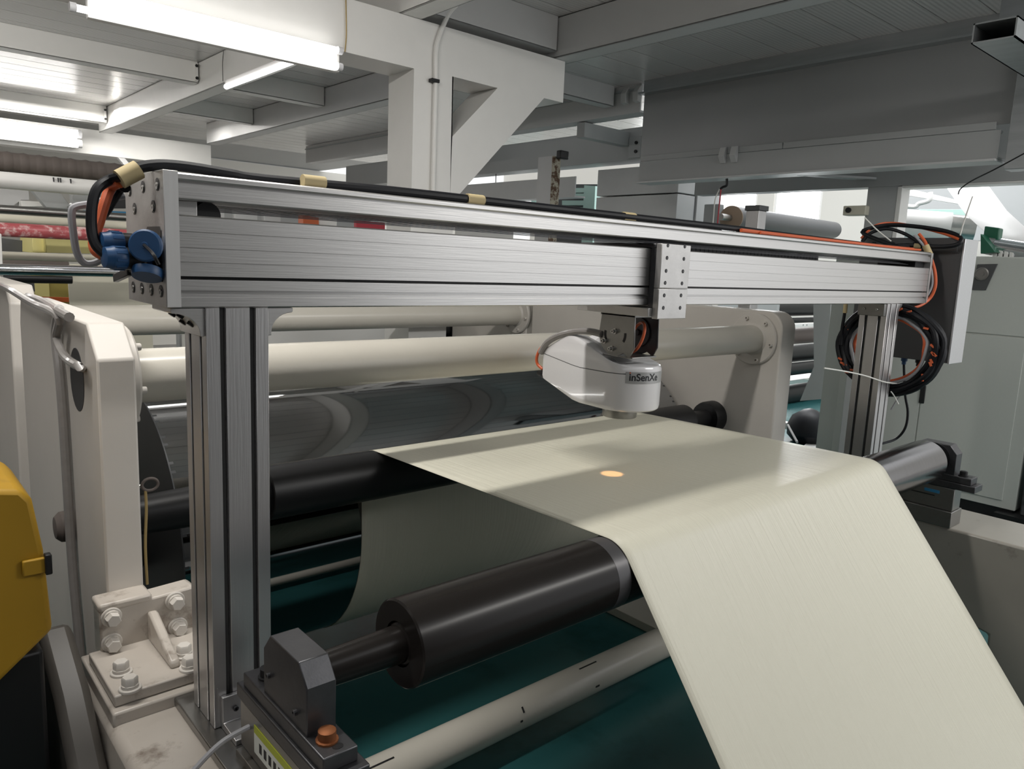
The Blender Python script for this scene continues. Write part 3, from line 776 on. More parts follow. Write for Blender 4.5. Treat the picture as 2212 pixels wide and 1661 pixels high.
# ================================================================== SCANNER GANTRY
GX0, GX1 = .525, 4.47
GY0, GY1 = 1.66, 1.92
def gantry():
    th = thing('scanner_gantry', (2.5, 1.79, .86), 'aluminium profile gantry beam on two slotted uprights spanning the film', 'gantry')
    z0 = 1.876
    # lower profile: front and back mirrored, slots cut as steps
    def sec(pts):
        fr = [(GY0 + d, z) for d, z in pts]
        bk = [(GY1 - d, z) for d, z in reversed(pts)]
        return fr + bk
    low = [(.004, z0), (0, z0 + .003), (0, z0 + .022), (.006, z0 + .0225), (.006, z0 + .030), (.012, z0 + .0305), (.012, z0 + .037), (0, z0 + .0375),
           (0, z0 + .060), (.02, z0 + .0605), (.02, z0 + .0665), (0, z0 + .067)]
    for k in (.095, .125, .158):
        low += [(0, z0 + k), (.003, z0 + k + .0002), (.003, z0 + k + .0018), (0, z0 + k + .002)]
    low += [(0, 2.066), (.003, 2.069)]
    part('lower_profile', MB().prism('x', sec(low), GX0, GX1), W['alu'], th)
    top = [(.003, 2.100), (0, 2.103), (0, 2.1235), (.004, 2.124), (.004, 2.129), (.012, 2.1295), (.012, 2.138), (.003, 2.1385), (0, 2.142), (0, 2.151), (.003, 2.154)]
    part('top_rail', MB().prism('x', sec(top), GX0, GX1), W['alu'], th)
    part('slot_liner', MB().box(GX0, GX1 - .01, GY0 + .0195, GY0 + .021, z0 + .0605, z0 + .0665), W['blackmetal'], th)
    # end plates
    pl = part('end_plate', MB().box(.495, GX0, 1.652, 1.93, 1.877, 2.156), W['plate'], th, .0015)
    part('plate_edge', MB().box(.4965, GX0 - .001, 1.6505, 1.6525, 1.879, 2.154), W['cut'], pl)
    for u, v in ((279, 412), (308, 404), (339, 398), (290, 451), (330, 446), (287.5, 620), (306, 623), (326, 626), (347, 629)):
        p = at(u, v, X=.494)
        part('counterbore', MB().cyl((.4945, p.y, p.z), (.4938, p.y, p.z), .0130, n=20), W['blackmetal'], pl)
        part('cap_screw', MB().lathe((.4938, p.y + .001, p.z - .003), (-1, 0, 0), [(0, .0075), (.0012, .0075), (.0012, .0035), (.0004, .0035)], 16), W['steel'], pl)
    part('cable_window', MB().prism('x', [(1.672, 1.93), (1.672, 2.035), (1.68, 2.043), (1.765, 2.043), (1.773, 2.035), (1.773, 1.93)], .4938, .505), W['blackmetal'], pl)
    part('end_plate', MB().box(GX1, GX1 + .022, 1.655, 1.93, 1.88, 2.15), W['plate'], th, .0015)
    part('end_block', MB().box(GX1 - .12, GX1 - .002, GY0 + .03, GY1 - .03, 2.069, 2.10), W['blackmetal'], th)
    # ribbed belt running between the two profiles
    for k in range(6):
        z = 2.0815 + k * .0032
        part('belt_strand', MB().box(.62, 4.3, 1.705 + k * .014, 1.711 + k * .014, z, z + .0016), W['darksteel'], th)
    part('pulley_bracket', MB().box(.535, .575, 1.69, 1.83, 2.069, 2.10), W['alu'], th, .002)
    part('pulley', MB().cyl((.60, 1.70, 2.073), (.60, 1.82, 2.073), .028, n=28), W['black'], th)
    # uprights: T-slot sections
    def upright(x0, x1, y0, y1, zb, zt):
        s, d = .013, .02
        def edge(a, b, fixed, inward, horiz):
            L = b - a; out = []
            for f in (.26, .74):
                c = a + L * f; sg = 1 if b > a else -1; h = s / 2 * sg
                for t, dep in ((c - h, 0), (c - h, d), (c + h, d), (c + h, 0)):
                    out.append((t, fixed + inward * dep) if horiz else (fixed + inward * dep, t))
            return out
        poly = [(x0, y0)] + edge(x0, x1, y0, 1, True) + [(x1, y0)] + edge(y0, y1, x1, -1, False) + [(x1, y1)] + edge(x1, x0, y1, -1, True) + [(x0, y1)] + edge(y1, y0, x0, 1, False)
        up = part('upright', MB().prism('z', poly, zb, zt), W['aluv'], th, .0012, seg=1)
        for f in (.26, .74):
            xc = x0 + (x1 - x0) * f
            part('slot_shade', MB().box(xc - .0055, xc + .0055, y0 + .012, y0 + .0195, zb, zt), W['aludark'], up)  # dark strip painting in the shade inside the slot
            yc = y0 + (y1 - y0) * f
            part('slot_shade', MB().box(x0 + .012, x0 + .0195, yc - .0055, yc + .0055, zb, zt), W['aludark'], up)
        return up
    upright(.577, .717, GY0, 1.80, .885, z0)
    upright(4.0, 4.14, GY0, 1.80, .84, z0)
    # concave corner brackets under the beam
    def gusset(xa, dirn, y0, y1, w_=.070, h_=.062, m='alu', screws=True):
        pts = [(xa, z0 - .001), (xa + dirn * w_, z0 - .001), (xa + dirn * w_, z0 - .010)]
        for i in range(8):
            t = i / 7 * PI / 2
            pts.append((xa + dirn * (w_ * .95 - (w_ * .80) * math.sin(t)), z0 - .012 - (h_ - .016) * (1 - math.cos(t))))
        pts += [(xa + dirn * .010, z0 - h_), (xa, z0 - h_)]
        g = part('corner_bracket', MB().prism('y', pts, y0, y1), W[m], th, .001, seg=1)
        for yy in (y0 + (y1 - y0) * .3, y0 + (y1 - y0) * .7):
            for t in (.35, .72):
                p = Vector((xa + dirn * w_ * (1 - t) * .85, yy, z0 - .014 - h_ * .72 * t * t))
                nn = Vector((dirn * .6, 0, -.8)).normalized()
                part('bracket_hole', MB().cyl(p - nn * .01, p + nn * .005, .008, n=12), W['blackmetal'], g)
        return g
    gusset(.577, -1, GY0 + .006, 1.795)
    gusset(.717, 1, GY0 + .006, 1.795, .062, .064)
    gusset(4.14, 1, GY0 + .006, 1.795)
    for yy in (1.70, 1.76):
        pass
    bk = part('mount_plate', MB().box(3.972, 4.0, 1.665, 1.80, z0 - .065, z0 - .001), W['stainless'], th, .003)
    for yy in (1.70, 1.765):
        inst('mount_screw', SCREW, bk, (3.972, yy, z0 - .032), RX_)
    # feet
    part('foot_base', MB().box(.545, .80, 1.45, 1.86, .862, .884), W['stainless'], th, .003)
    fb = part('foot_bracket', MB().prism('x', [(GY0 - .001, .884), (GY0 - .001, .965), (GY0 - .013, .965), (GY0 - .013, .90), (GY0 - .09, .897), (GY0 - .09, .884)], .592, .702), W['aluv'], th, .002)
    for x in (.632, .668):
        inst('foot_screw', SCREWD, fb, (x - .010, GY0 - .013, .93 if x < .65 else .915), RY_)
    part('foot_base', MB().box(3.96, 4.26, 1.60, 1.86, .82, .842), W['stainless'], th, .003)
gantry()

def foot_cable():
    solo('foot_cable', MB().tube([at(u, v, Y=1.50) for u, v in ((415, 1668), (455, 1625), (490, 1596), (545, 1566))], .006, 8), W['grey'],
         'thin grey cable crossing the foot of the left upright', 'cable')
foot_cable()

# ------------------------------------------------------------------ carriage and sensor
CXa, CXb = 2.065, 2.225
def carriage():
    th = thing('sensor_carriage', (2.14, 1.8, 1.455), 'milled aluminium carriage on the gantry beam with its tilting sensor bracket', 'carriage')
    yf = 1.612
    part('face_plate', MB().box(CXa, CXb, yf, yf + .024, 1.937, 2.086), W['plate'], th, .002)
    part('face_plate', MB().box(CXa, CXb, yf, yf + .024, 1.832, 1.9355), W['plate'], th, .002)
    part('top_arm', MB().box(CXa - .002, CXb, yf + .024, 1.99, 2.0705, 2.086), W['darksteel'], th, .003)
    part('side_web', MB().prism('y', [(CXa, 1.848), (CXa + .03, 1.848), (CXa + .03, 2.07), (CXa, 2.07)], yf + .024, GY0 - .004), W['darksteel'], th)
    part('bottom_arm', MB().box(CXa - .02, CXb, yf + .024, 1.97, 1.838, 1.868), W['plate'], th, .002)
    for u, v in ((1442, 530), (1475, 532), (1440, 557), (1473, 559), (1437.5, 585), (1471, 586), (1435, 611), (1468, 612), (1433, 638), (1466, 638), (1432, 665), (1464, 665)):
        p = at(u, v, Y=yf)
        p.x = CXa + .030 if (u < 1450) else CXb - .036
        part('counterbore', MB().cyl((p.x, yf + .002, p.z), (p.x, yf - .0006, p.z), .0068, n=14), W['blackmetal'], th)
        part('cap_screw', MB().lathe((p.x, yf - .0006, p.z), (0, -1, 0), [(0, .0036), (.0007, .0036), (.0007, .002)], 12), W['darksteel'], th)
    # tilt bracket: two cheeks with curved slots, floor plate
    def cheek(xa, xb, m):
        pts = [(1.70, 1.837), (1.855, 1.837), (1.862, 1.78)]
        for i in range(10):
            t = -.1 + i / 9 * (PI * .72)
            pts.append((1.785 + .078 * math.cos(t), 1.765 - .078 * math.sin(t)))
        pts += [(1.715, 1.685), (1.695, 1.72)]
        c = part('bracket_cheek', MB().prism('x', pts, xa, xb), W[m], th, .0015, seg=1)
        for a0, a1 in ((-.2, .5), (2.6, 3.3)):
            arc = [(1.785 + .052 * math.cos(a0 + (a1 - a0) * i / 8), 1.765 - .052 * math.sin(a0 + (a1 - a0) * i / 8)) for i in range(9)]
            arc2 = [(1.785 + .042 * math.cos(a0 + (a1 - a0) * i / 8), 1.765 - .042 * math.sin(a0 + (a1 - a0) * i / 8)) for i in range(8, -1, -1)]
            part('curved_slot', MB().prism('x', arc + arc2, xa - .0008, xa + .001), W['blackmetal'], c)
        return c
    c1 = cheek(2.055, 2.061, 'stainless')
    cheek(2.185, 2.191, 'darksteel')
    for yy, zz in ((1.785, 1.775), (1.832, 1.736), (1.795, 1.712)):
        part('cheek_screw', MB().lathe((2.055, yy, zz), (-1, 0, 0), [(0, .010), (.006, .010), (.006, .0065), (.018, .0065), (.018, .003), (.012, .003)], 14), W['steel'], c1)
    part('bracket_floor', MB().box(2.055, 2.191, 1.70, 1.84, 1.684, 1.690), W['stainless'], th, .0015)
    part('bracket_top', MB().box(2.055, 2.191, 1.70, 1.86, 1.830, 1.8375), W['stainless'], th, .001)
    part('pivot_disc', MB().lathe((2.184, 1.785, 1.768), (-1, 0, 0), [(0, .055), (.006, .055), (.006, .012), (.014, .012)], 28), W['darksteel'], th)
    # orange loop inside the bracket
    loop = [Vector((2.12 + .03 * math.cos(t), 1.74 + .055 * math.cos(t + .4), 1.755 + .055 * math.sin(t))) for t in [2 * PI * i / 14 for i in range(14)]]
    part('cable_loop', MB().tube(loop, .0055, 8, 3, True), W['orange'], th, label='orange cable loop')
carriage()

HC = Vector((2.145, 1.785)); HR = .118            # rounded nose of the sensor housing (plan)
def sensor():
    th = thing('film_sensor', (HC.x, HC.y, 1.455), 'glossy white teardrop sensor head hanging over the film', 'sensor')
    # plan outline: round nose toward -Y, tapering to a flat tail toward +Y
    tail = [(2.197, 2.155), (2.060, 2.155)]
    out = []
    n = 40
    for i in range(n + 1):
        t = math.radians(8) - i / n * math.radians(196)
        out.append((HC.x + HR * math.cos(t), HC.y + HR * math.sin(t)))
    def seg(a, b, k): return [(a[0] + (b[0] - a[0]) * i / k, a[1] + (b[1] - a[1]) * i / k) for i in range(1, k)]
    plan = out + seg(out[-1], tail[1], 8) + [tail[1]] + seg(tail[1], tail[0], 4) + [tail[0]] + seg(tail[0], out[0], 8)
    def top(y):     # ridge near the tail, sloping down to the nose
        if y > 2.03: return 1.742 - (y - 2.03) / .125 * .066
        s = max(0, min(1, (2.03 - y) / .33)); s = s * s * (3 - 2 * s)
        return 1.742 - .082 * s
    def bot(y):
        if y < 1.96: return 1.492
        return 1.492 + (y - 1.96) / .195 * .055
    def split(y):
        if y < 1.95: return 1.625 + (1.95 - y) * .02
        return 1.625 + (y - 1.95) * .13
    def ring(fz, dz=0, sh=1.0):
        r = []
        cx, cy = 2.14, 1.90
        for x, y in plan: r.append(((x - cx) * sh + cx, (y - cy) * sh + cy, fz(y) + dz))
        return r
    m = len(plan)
    def loft(rings):
        mb = MB(); vs = [p for r in rings for p in r]; fs = []
        for j in range(len(rings) - 1):
            for i in range(m): k = (i + 1) % m; fs.append((j * m + i, j * m + k, (j + 1) * m + k, (j + 1) * m + i))
        fs.append(tuple(range(m - 1, -1, -1))); fs.append(tuple(range((len(rings) - 1) * m, len(rings) * m)))
        return mb.add(vs, fs)
    part('lower_shell', loft([ring(bot, 0, .95), ring(bot, .006, .985), ring(bot, .018, 1.0), ring(split, -.0015)]), W['housing'], th, ang=30)
    part('seam', loft([ring(split, -.002, .985), ring(split, .002, .985)]), W['enclosure'], th)
    up = loft([ring(split, .0015), ring(top, -.014, .995), ring(top, -.004, .97), ring(top, 0, .93), ring(top, .0, .5)])
    part('upper_shell', up, W['housing'], th, ang=30)
    nx, ny = 2.125, 1.80
    part('nozzle', MB().lathe((nx, ny, 1.50), (0, 0, -1), [(0, .064), (.040, .064), (.043, .062)], 40), W['stainless'], th)
    part('sensor_lens', MB().lathe((nx, ny, 1.457), (0, 0, -1), [(0, .020), (.003, .020)], 20), W['sensorlens'], th)
    ld = bpy.data.lights.new('sensor_light', 'SPOT'); ld.energy = 2.2; ld.color = (1, .50, .20); ld.spot_size = math.radians(25); ld.spot_blend = .5; ld.shadow_soft_size = .004
    lo = bpy.data.objects.new('sensor_light', ld); COL.objects.link(lo); lo.location = (nx - .02, ny, 1.452)
    part('cable_gland', MB().lathe((2.085, 2.150, 1.565), (0, 1, 0), [(0, .016), (.03, .016), (.03, .012), (.055, .010)], 14), W['black'], th)
    # label wrapped on the nose
    a0, a1 = None, None
    def hit(u, v):
        d = M.transposed() @ Vector(((u - 1106) / F, (v - 830.5) / F, 1)); r = HR + .0006
        A = d.x ** 2 + d.y ** 2; B = d.x * (-HC.x) + d.y * (-HC.y); Cc = HC.x ** 2 + HC.y ** 2 - r * r
        ds = B * B - A * Cc
        t = (-B - math.sqrt(max(0, ds))) / A
        p = CAM + d * t
        return math.atan2(p.y - HC.y, p.x - HC.x), p.z
    aL, zT = hit(1352, 803); _, zB = hit(1352, 828)
    Lw = .172
    def wrap(s, z, off): 
        t = aL + s / HR
        return Vector((HC.x + (HR + off) * math.cos(t), HC.y + (HR + off) * math.sin(t), z))
    vs = []; fs = []; k = 20
    for i in range(k + 1):
        s = Lw * i / k
        vs += [wrap(s, zB, .0005), wrap(s, zT, .0005), wrap(s, zB, .0012), wrap(s, zT, .0012)]
    for i in range(k):
        b = i * 4; c = b + 4
        fs += [(b + 2, c + 2, c + 3, b + 3), (b, b + 1, c + 1, c), (b + 1, b + 3, c + 3, c + 1), (b, c, c + 2, b + 2)]
    lab = part('name_label', MB().add(vs, fs), W['label'], th, label='silver label reading inSenXe')
    cu = bpy.data.curves.new('lettering', 'FONT'); cu.body = 'inSenXe'; cu.size = .036; cu.extrude = .0002; cu.offset = .0007
    tmp = bpy.data.objects.new('tmp', cu); COL.objects.link(tmp)
    dg = bpy.context.evaluated_depsgraph_get()
    me = bpy.data.meshes.new_from_object(tmp.evaluated_get(dg)); bpy.data.objects.remove(tmp)
    me.name = 'lettering'
    bm = bmesh.new(); bm.from_mesh(me); bmesh.ops.subdivide_edges(bm, edges=[e for e in bm.edges if e.calc_length() > .006], cuts=2)
    o0 = org(lab)
    zb = zB + (zT - zB) * .26
    for v in bm.verts:
        v.co = wrap(v.co.x * .98 + .012, zb + v.co.y, .0014 + v.co.z) - o0
    bm.to_mesh(me); bm.free()
    me.materials.clear(); me.materials.append(W['ink'])
    o = bpy.data.objects.new('lettering', me); COL.objects.link(o); o.parent = lab
    d = MB().lathe(wrap(.0155, zb + .0275, .0014), wrap(.0155, zb, 1) - wrap(.0155, zb, 0), [(0, .0026), (.0006, .0026)], 10)
    part('lettering_dot', d, W['inkred'], lab)
sensor()
def sensor_cables():
    X = 2.055
    pts = [at(u, v, X=X) for u, v in ((1300, 722), (1275, 716), (1245, 716), (1210, 724), (1182, 740), (1168, 762), (1172, 782), (1180, 792))]
    solo('sensor_hose', MB().tube(pts[:6], .0125, 10), W['clear'], 'clear sleeved hose arching over the top of the white sensor head', 'hose')
    solo('sensor_cable', MB().tube([at(1195, 732, X=X), at(1170, 750, X=X + .01), at(1160, 770, X=X + .01), at(1161, 786, X=X + .015), at(1172, 797, X=X + .02)], .006, 8), W['orange'],
         'orange cable curling round the tail of the white sensor head', 'cable')
sensor_cables()

def drag_chain():
    th = thing('cable_chain', (3.2, 1.90, 2.07), 'black segmented cable chain lying on the gantry right of the carriage', 'cable chain')
    n = 46
    link = MB().prism('y', [(-.013, .001), (-.013, .022), (-.008, .028), (.011, .028), (.013, .020), (.013, .001)], 0, .055).mesh('chain_link', W['enclosure'])
    for i in range(n):
        inst('chain_link', link, th, (2.30 + i * .029, 1.862, 2.0695))
drag_chain()

# ------------------------------------------------------------------ cables on top, plugs
def top_cables():
    zc = 2.168
    up = [at(u, v, Y=1.72) for u, v in ((262, 381), (295, 364), (330, 357), (372, 357), (430, 364), (500, 376), (570, 387))]
    along = [(1.05, 1.70, zc), (1.5, 1.69, zc), (2.0, 1.688, zc), (2.6, 1.69, zc), (3.0, 1.72, zc), (3.6, 1.75, zc), (4.2, 1.76, zc), (4.45, 1.78, 2.18)]
    main = up + along
    solo('cable_bundle', MB().tube(main, .0115, 10), W['blackgloss'], 'thick black cable bundle laid along the top of the gantry beam', 'cable')
    solo('orange_cable', MB().tube([(2.62, 1.672, 2.1625), (3.0, 1.69, zc - .005), (3.5, 1.70, zc - .005), (4.0, 1.70, zc - .005), (4.4, 1.73, zc)], .0075, 8), W['orange'],
         'orange cable beside the black bundle on the right part of the beam', 'cable')
    solo('orange_cable', MB().tube([(2.75, 1.668, 2.1605), (3.3, 1.672, 2.1605), (4.1, 1.68, 2.1605), (4.42, 1.70, 2.165)], .0055, 8), W['orange'],
         'thinner orange cable nearest the front edge of the beam top', 'cable')
    # fan-out at the left end down to the plugs
    A = at(262, 381, Y=1.72)
    solo('black_cable', MB().tube([A, at(238, 388, Y=1.745), at(210, 408, Y=1.735), at(199, 445, Y=1.73), at(198, 495, Y=1.725), at(208, 530, Y=1.715), at(230, 551, Y=1.705)], .0105, 10), W['blackgloss'],
         'outer black cable looping down from the tape to the front blue plug', 'cable')
    solo('orange_cable', MB().tube([A + Vector((.0, .012, -.012)), at(240, 405, Y=1.77), at(226, 440, Y=1.765), at(214, 480, Y=1.76), at(203, 515, Y=1.755), at(205, 540, Y=1.745), at(222, 552, Y=1.735)], .0105, 10), W['orange'],
         'orange cable hanging from the tape down behind the blue plugs', 'cable')
    solo('black_cable', MB().tube([A + Vector((.012, .02, -.02)), at(258, 408, Y=1.79), at(232, 450, Y=1.785), at(208, 485, Y=1.775), at(204, 515, Y=1.765), at(222, 525, Y=1.75)], .0105, 10), W['blackgloss'],
         'inner black cable crossing behind the orange one to the rear blue plug', 'cable')
    solo('grey_cable', MB().tube([at(u, v, Y=1.80) for u, v in ((268, 423), (235, 430), (200, 440), (165, 446), (155, 458), (158, 500), (166, 545), (182, 568), (205, 568), (228, 555))], .0075, 8), W['grey'],
         'grey cable making a wide loop left of the blue plugs', 'cable')
    # tape wraps
    d = (up[1] - up[0]).normalized()
    m = (up[0] + up[1]) / 2
    solo('tape_wrap', MB().cyl(m - d * .022 - Vector((0, 0, .004)), m + d * .022 - Vector((0, 0, .004)), .0195, n=16), W['tape'], 'wide tan tape wrap where the cables fan out at the left end', 'tape')
    for u, lab in ((678, 'tan tape patch on the cable bundle left of the portal column'), (1027, 'tan tape patch on the cable bundle in front of the portal bracket'), (1362, 'tan tape patch where the orange cable joins the bundle')):
        x = at(u, 420, Y=1.69).x
        solo('tape_patch', MB().cyl((x - .028, 1.692, zc), (x + .028, 1.692, zc), .0145, n=14), W['tape'], lab, 'tape')
top_cables()

def plugs():
    def plug(c, label, dd):
        th = thing('cable_plug', c, label, 'plug')
        c = Vector(c); d = Vector(dd).normalized()
        part('barrel', MB().lathe(c, d, [(0, .021), (.040, .021), (.042, .023), (.068, .023)], 24), W['black'], th)
        nut = part('coupling_nut', MB().lathe(c + d * .062, d, [(0, .023), (.003, .0245), (.024, .0245), (.027, .0235), (.030, .022), (.040, .0205), (.042, .013)], 24), W['blue'], th)
        u = d.orthogonal().normalized(); w_ = d.cross(u)
        for k in range(10):
            a = 2 * PI * k / 10; r = u * math.cos(a) + w_ * math.sin(a)
            part('grip_rib', MB().obox(c + d * .075 + r * .0245, d, r, d.cross(r), .010, .0012, .0025), W['blue'], nut)
    plug((.493, 1.728, 2.003), 'upper blue and black round plug in the end plate window', (-1, -.10, .02))
    plug((.493, 1.705, 1.974), 'lower blue and black round plug nearest the front', (-1, -.10, .02))
    # round socket cover facing the viewer and hanging flat cap
    c = at(318, 531, Y=1.655); 
    th = thing('socket_cover', (.47, 1.66, 1.95), 'round blue socket cover with a strap beside the end plate edge', 'socket cover')
    d = Vector((-.55, -.8, .05)).normalized()
    c = at(318, 531, X=.465)
    part('socket_body', MB().cyl(c - d * .045, c, .024, n=24), W['blue'], th)
    part('cover_disc', MB().lathe(c, d, [(0, .030), (.003, .0325), (.012, .0325), (.015, .029), (.015, .007), (.018, .006)], 28), W['blue'], th)
    c2 = at(320, 582, X=.470)
    part('strap', MB().obox((c + c2) / 2 + Vector((.002, .012, 0)), (-d.y, d.x, 0), (0, 0, 1), d, .010, .028, .002), W['blue'], th)
    e = Vector((-.25, -.35, -.9)).normalized()
    part('hanging_cap', MB().lathe(c2, e, [(0, .030), (.010, .031), (.018, .029)], 26), W['blue'], th)
    part('cord', MB().tube([c + d * .017, at(330, 548, X=.452), at(343, 572, X=.46)], .0035, 6), W['black'], th)
    part('cord', MB().tube([at(315, 570, X=.465), at(295, 578, X=.46), at(275, 590, X=.46)], .0035, 6), W['black'], th)
    p = at(266, 594, X=.46); q = at(250, 601, X=.46); q2 = at(281, 586, X=.46)
    part('cord_end', MB().obox((q + q2) / 2, q2 - q, (1, 0, 0), (q2 - q).cross(Vector((1, 0, 0))), (q2 - q).length / 2, .006, .009), W['black'], th, .002)
plugs()

# ------------------------------------------------------------------ enclosure and coil at the right end
def enclosure():
    x0, x1 = 4.60, 4.80
    y0, y1 = 1.545, 2.11
    z0, z1 = 1.55, 2.235
    th = thing('control_enclosure', (4.8, 1.8, z0), 'dark grey control enclosure with a bright zinc edge on the right end of the beam', 'enclosure')
    part('body', MB().box(x0, x1 - .02, y0 + .006, y1, z0, z1 - .01), W['enclosure'], th, .004)
    xe = at(2115, 508, Y=y0).x
    part('front_cover', MB().box(x0 - .004, x1 - .004, y0 - .004, y0 + .006, z0 - .004, z1), W['zinc'], th, .002)
    part('lid_flange', MB().box(x0 - .012, x1 - .02, y0 + .02, y1 + .02, z1 - .075, z1 - .072), W['enclosure'], th, .001)
    part('lid', MB().box(x0 - .006, x1 - .03, y0 + .03, y1, z1 - .072, z1 + .004), W['enclosure'], th, .003)
    for y in (1.80, 1.92, 2.03):
        part('lid_bolt', MB().lathe((x0 - .006, y, z1 - .03), (-1, 0, 0), [(0, .010), (.008, .010)], 12), W['blackmetal'], th)
    part('mount_arm', MB().box(4.49, x0, 1.70, 1.88, 1.90, 2.05), W['enclosure'], th)
    part('port', MB().box(x0 - .003, x0 + .02, y0 + .04, y0 + .075, z0 + .012, z0 + .05), W['blackmetal'], th, .003)
    part('port', MB().cyl((x0 - .003, y0 + .10, z0 + .055), (x0 + .01, y0 + .10, z0 + .055), .007, n=12), W['blackmetal'], th)
    for y in (1.64, 1.72, 1.80):
        part('cable_gland', MB().lathe((x0 + .05, y, z0), (0, 0, -1), [(0, .018), (.02, .018), (.022, .012), (.04, .012)], 12), W['black'] if y < 1.79 else W['blue'], th)
    X = x0 + .05
    solo('hanging_cable', MB().tube([Vector((X, 1.80, 1.515)), at(1955, 850, X=X), at(1961, 890, X=X), at(1955, 925, X=X), at(1935, 948, X=X), at(1905, 958, X=X - .1)], .0075, 8), W['blackgloss'],
         'black cable dropping in a curve below the dark enclosure', 'cable')
    solo('hanging_wire', MB().tube([Vector((X, 1.64, 1.515)), at(1990, 810, X=X), at(1965, 832, X=X), at(1940, 860, X=X), at(1925, 885, X=X)], .0045, 6), W['grey'],
         'thin grey wire trailing below the dark enclosure', 'wire')
    # loops of cable on the enclosure top
    Xc = 4.58
    solo('black_cable', MB().tube([Vector((4.40, 1.77, 2.165)), at(1866, 505, X=4.5), at(1885, 492, X=4.52), at(1925, 486, X=Xc), at(1985, 490, X=Xc), at(2045, 500, X=Xc), at(2075, 514, X=Xc - .02), at(2068, 528, X=Xc - .04), at(2030, 533, X=Xc - .05), at(1960, 530, X=Xc - .07), at(1905, 533, X=4.48)], .012, 10), W['blackgloss'],
         'thick black cable loop on top of the dark enclosure', 'cable')
    solo('black_cable', MB().tube([at(1862, 522, X=4.47), at(1882, 503, X=4.5), at(1915, 494, X=4.53), at(1950, 503, X=4.54), at(1980, 520, X=4.53), at(1995, 532, X=4.5)], .0095, 10), W['blackgloss'],
         'smaller black cable arch inside the loop on the dark enclosure', 'cable')
    solo('orange_cable', MB().tube([at(1860, 515, X=4.49), at(1890, 488, X=4.53), at(1930, 482, X=Xc + .02), at(1990, 492, X=Xc + .02), at(2040, 505, X=Xc), at(2072, 517, X=Xc - .03)], .0075, 8), W['orange'],
         'orange cable following the big black loop on the dark enclosure', 'cable')
    solo('orange_cable', MB().tube([at(1985, 505, X=4.50), at(1998, 522, X=4.50), at(2003, 536, X=4.49), at(2012, 560, X=4.51), at(2020, 590, X=4.51), at(2020, 620, X=4.51), at(2008, 645, X=4.50), at(1985, 661, X=4.45), at(1955, 667, X=4.40)], .0085, 8), W['orange'],
         'orange cable bowing down round the right end of the beam', 'cable')
    solo('grey_cable', MB().tube([at(1975, 508, X=4.495), at(1996, 532, X=4.492), at(2006, 560, X=4.503), at(2013, 590, X=4.503), at(2013, 618, X=4.503), at(1999, 645, X=4.49)], .0065, 8), W['grey'],
         'pale grey cable beside the orange one at the right beam end', 'cable')
    p = at(2003, 537, X=4.495)
    solo('tape_wrap', MB().cyl(at(1999, 530, X=4.494), at(2009, 552, X=4.502), .018, n=14), W['tape'], 'tan tape holding the orange and grey cables at the right beam end', 'tape')
    solo('tape_wrap', MB().cyl(at(1975, 531, X=4.515), at(1990, 532, X=4.52), .0145, n=14), W['tape'], 'narrow tan tape on the black loop above the right beam end', 'tape')
    solo('cable_tie', MB().tube([at(2073, 512, X=Xc - .02), at(2082, 480, X=Xc - .03), at(2101, 424, X=Xc - .05)], .0035, 6), W['tie'], 'long white cable tie tail sticking up from the enclosure', 'cable tie')
    solo('cable_tie', MB().tube([at(1868, 470, X=4.42), at(1895, 497, X=4.44), at(1925, 521, X=4.46)], .0035, 6), W['tie'], 'white cable tie tail slanting over the cable loops', 'cable tie')
enclosure()

def coil():
    th = thing('cable_coil', (4.20, 1.715, 1.41), 'coil of black cables tied round the back of the right upright', 'cable coil')
    c = Vector((4.20, 1.715, 1.640)); ry, rz = .27, .225
    def turn(k, n=20, r0=1.0, dx=0.0):
        return [Vector((c.x + dx + .006 * math.sin(i * 2.3 + k), c.y + ry * r0 * math.cos(2 * PI * i / n) + .006 * math.cos(i * 1.7 + k), c.z + rz * r0 * math.sin(2 * PI * i / n) - .03 * max(0, -math.sin(2 * PI * i / n)) ** 2)) for i in range(n)]
    for k, (r0, dx) in enumerate(((1.0, 0), (.98, .03), (.92, -.014), (.87, .02), (.94, .05), (.83, .0))):
        part('cable_turn', MB().tube(turn(k, 20, r0, dx), .0155, 8, 3, True), W['blackgloss'], th)
    part('grey_turn', MB().tube(turn(7, 20, .73, -.01), .008, 8, 3, True), W['grey'], th)
    part('orange_turn', MB().tube(turn(8, 20, .69, .0), .009, 8, 3, True), W['orange'], th)
    for i in range(26):
        t = random.uniform(0, 2 * PI); r0 = random.uniform(.84, 1.0)
        p = Vector((c.x - .026, c.y + ry * r0 * math.cos(t), c.z + rz * r0 * math.sin(t) - .03 * max(0, -math.sin(t)) ** 2))
        part('orange_fleck', MB().obox(p, (.0, math.cos(t + .8), math.sin(t + .8)), (1, 0, 0), (0, -math.sin(t + .8), math.cos(t + .8)), .012, .004, .005), W['orange'], th)
    solo('cable_tie', MB().tube([at(u, v, Y=1.645) for u, v in ((1780, 795), (1830, 803), (1870, 812), (1915, 826), (1958, 829))], .0035, 6), W['tie'], 'long white cable tie strapping the coil to the right upright', 'cable tie')
    solo('cable_tie', MB().tube([at(1925, 846, Y=1.645), at(1932, 856, Y=1.64), at(1941, 873, Y=1.62)], .0035, 6), W['tie'], 'short white tie tail below the coil beside the right upright', 'cable tie')
    solo('black_cable', MB().tube([at(u, v, X=4.17) for u, v in ((1827, 655), (1824, 680), (1819, 710), (1816, 745))], .009, 8), W['blackgloss'], 'black cable dropping from the beam into the left side of the coil', 'cable')
    solo('tape_wrap', MB().cyl(at(1827, 655, X=4.165), at(1825, 676, X=4.165), .0115, n=12), W['tape'], 'tan tape on the cable entering the coil from the beam', 'tape')
coil()

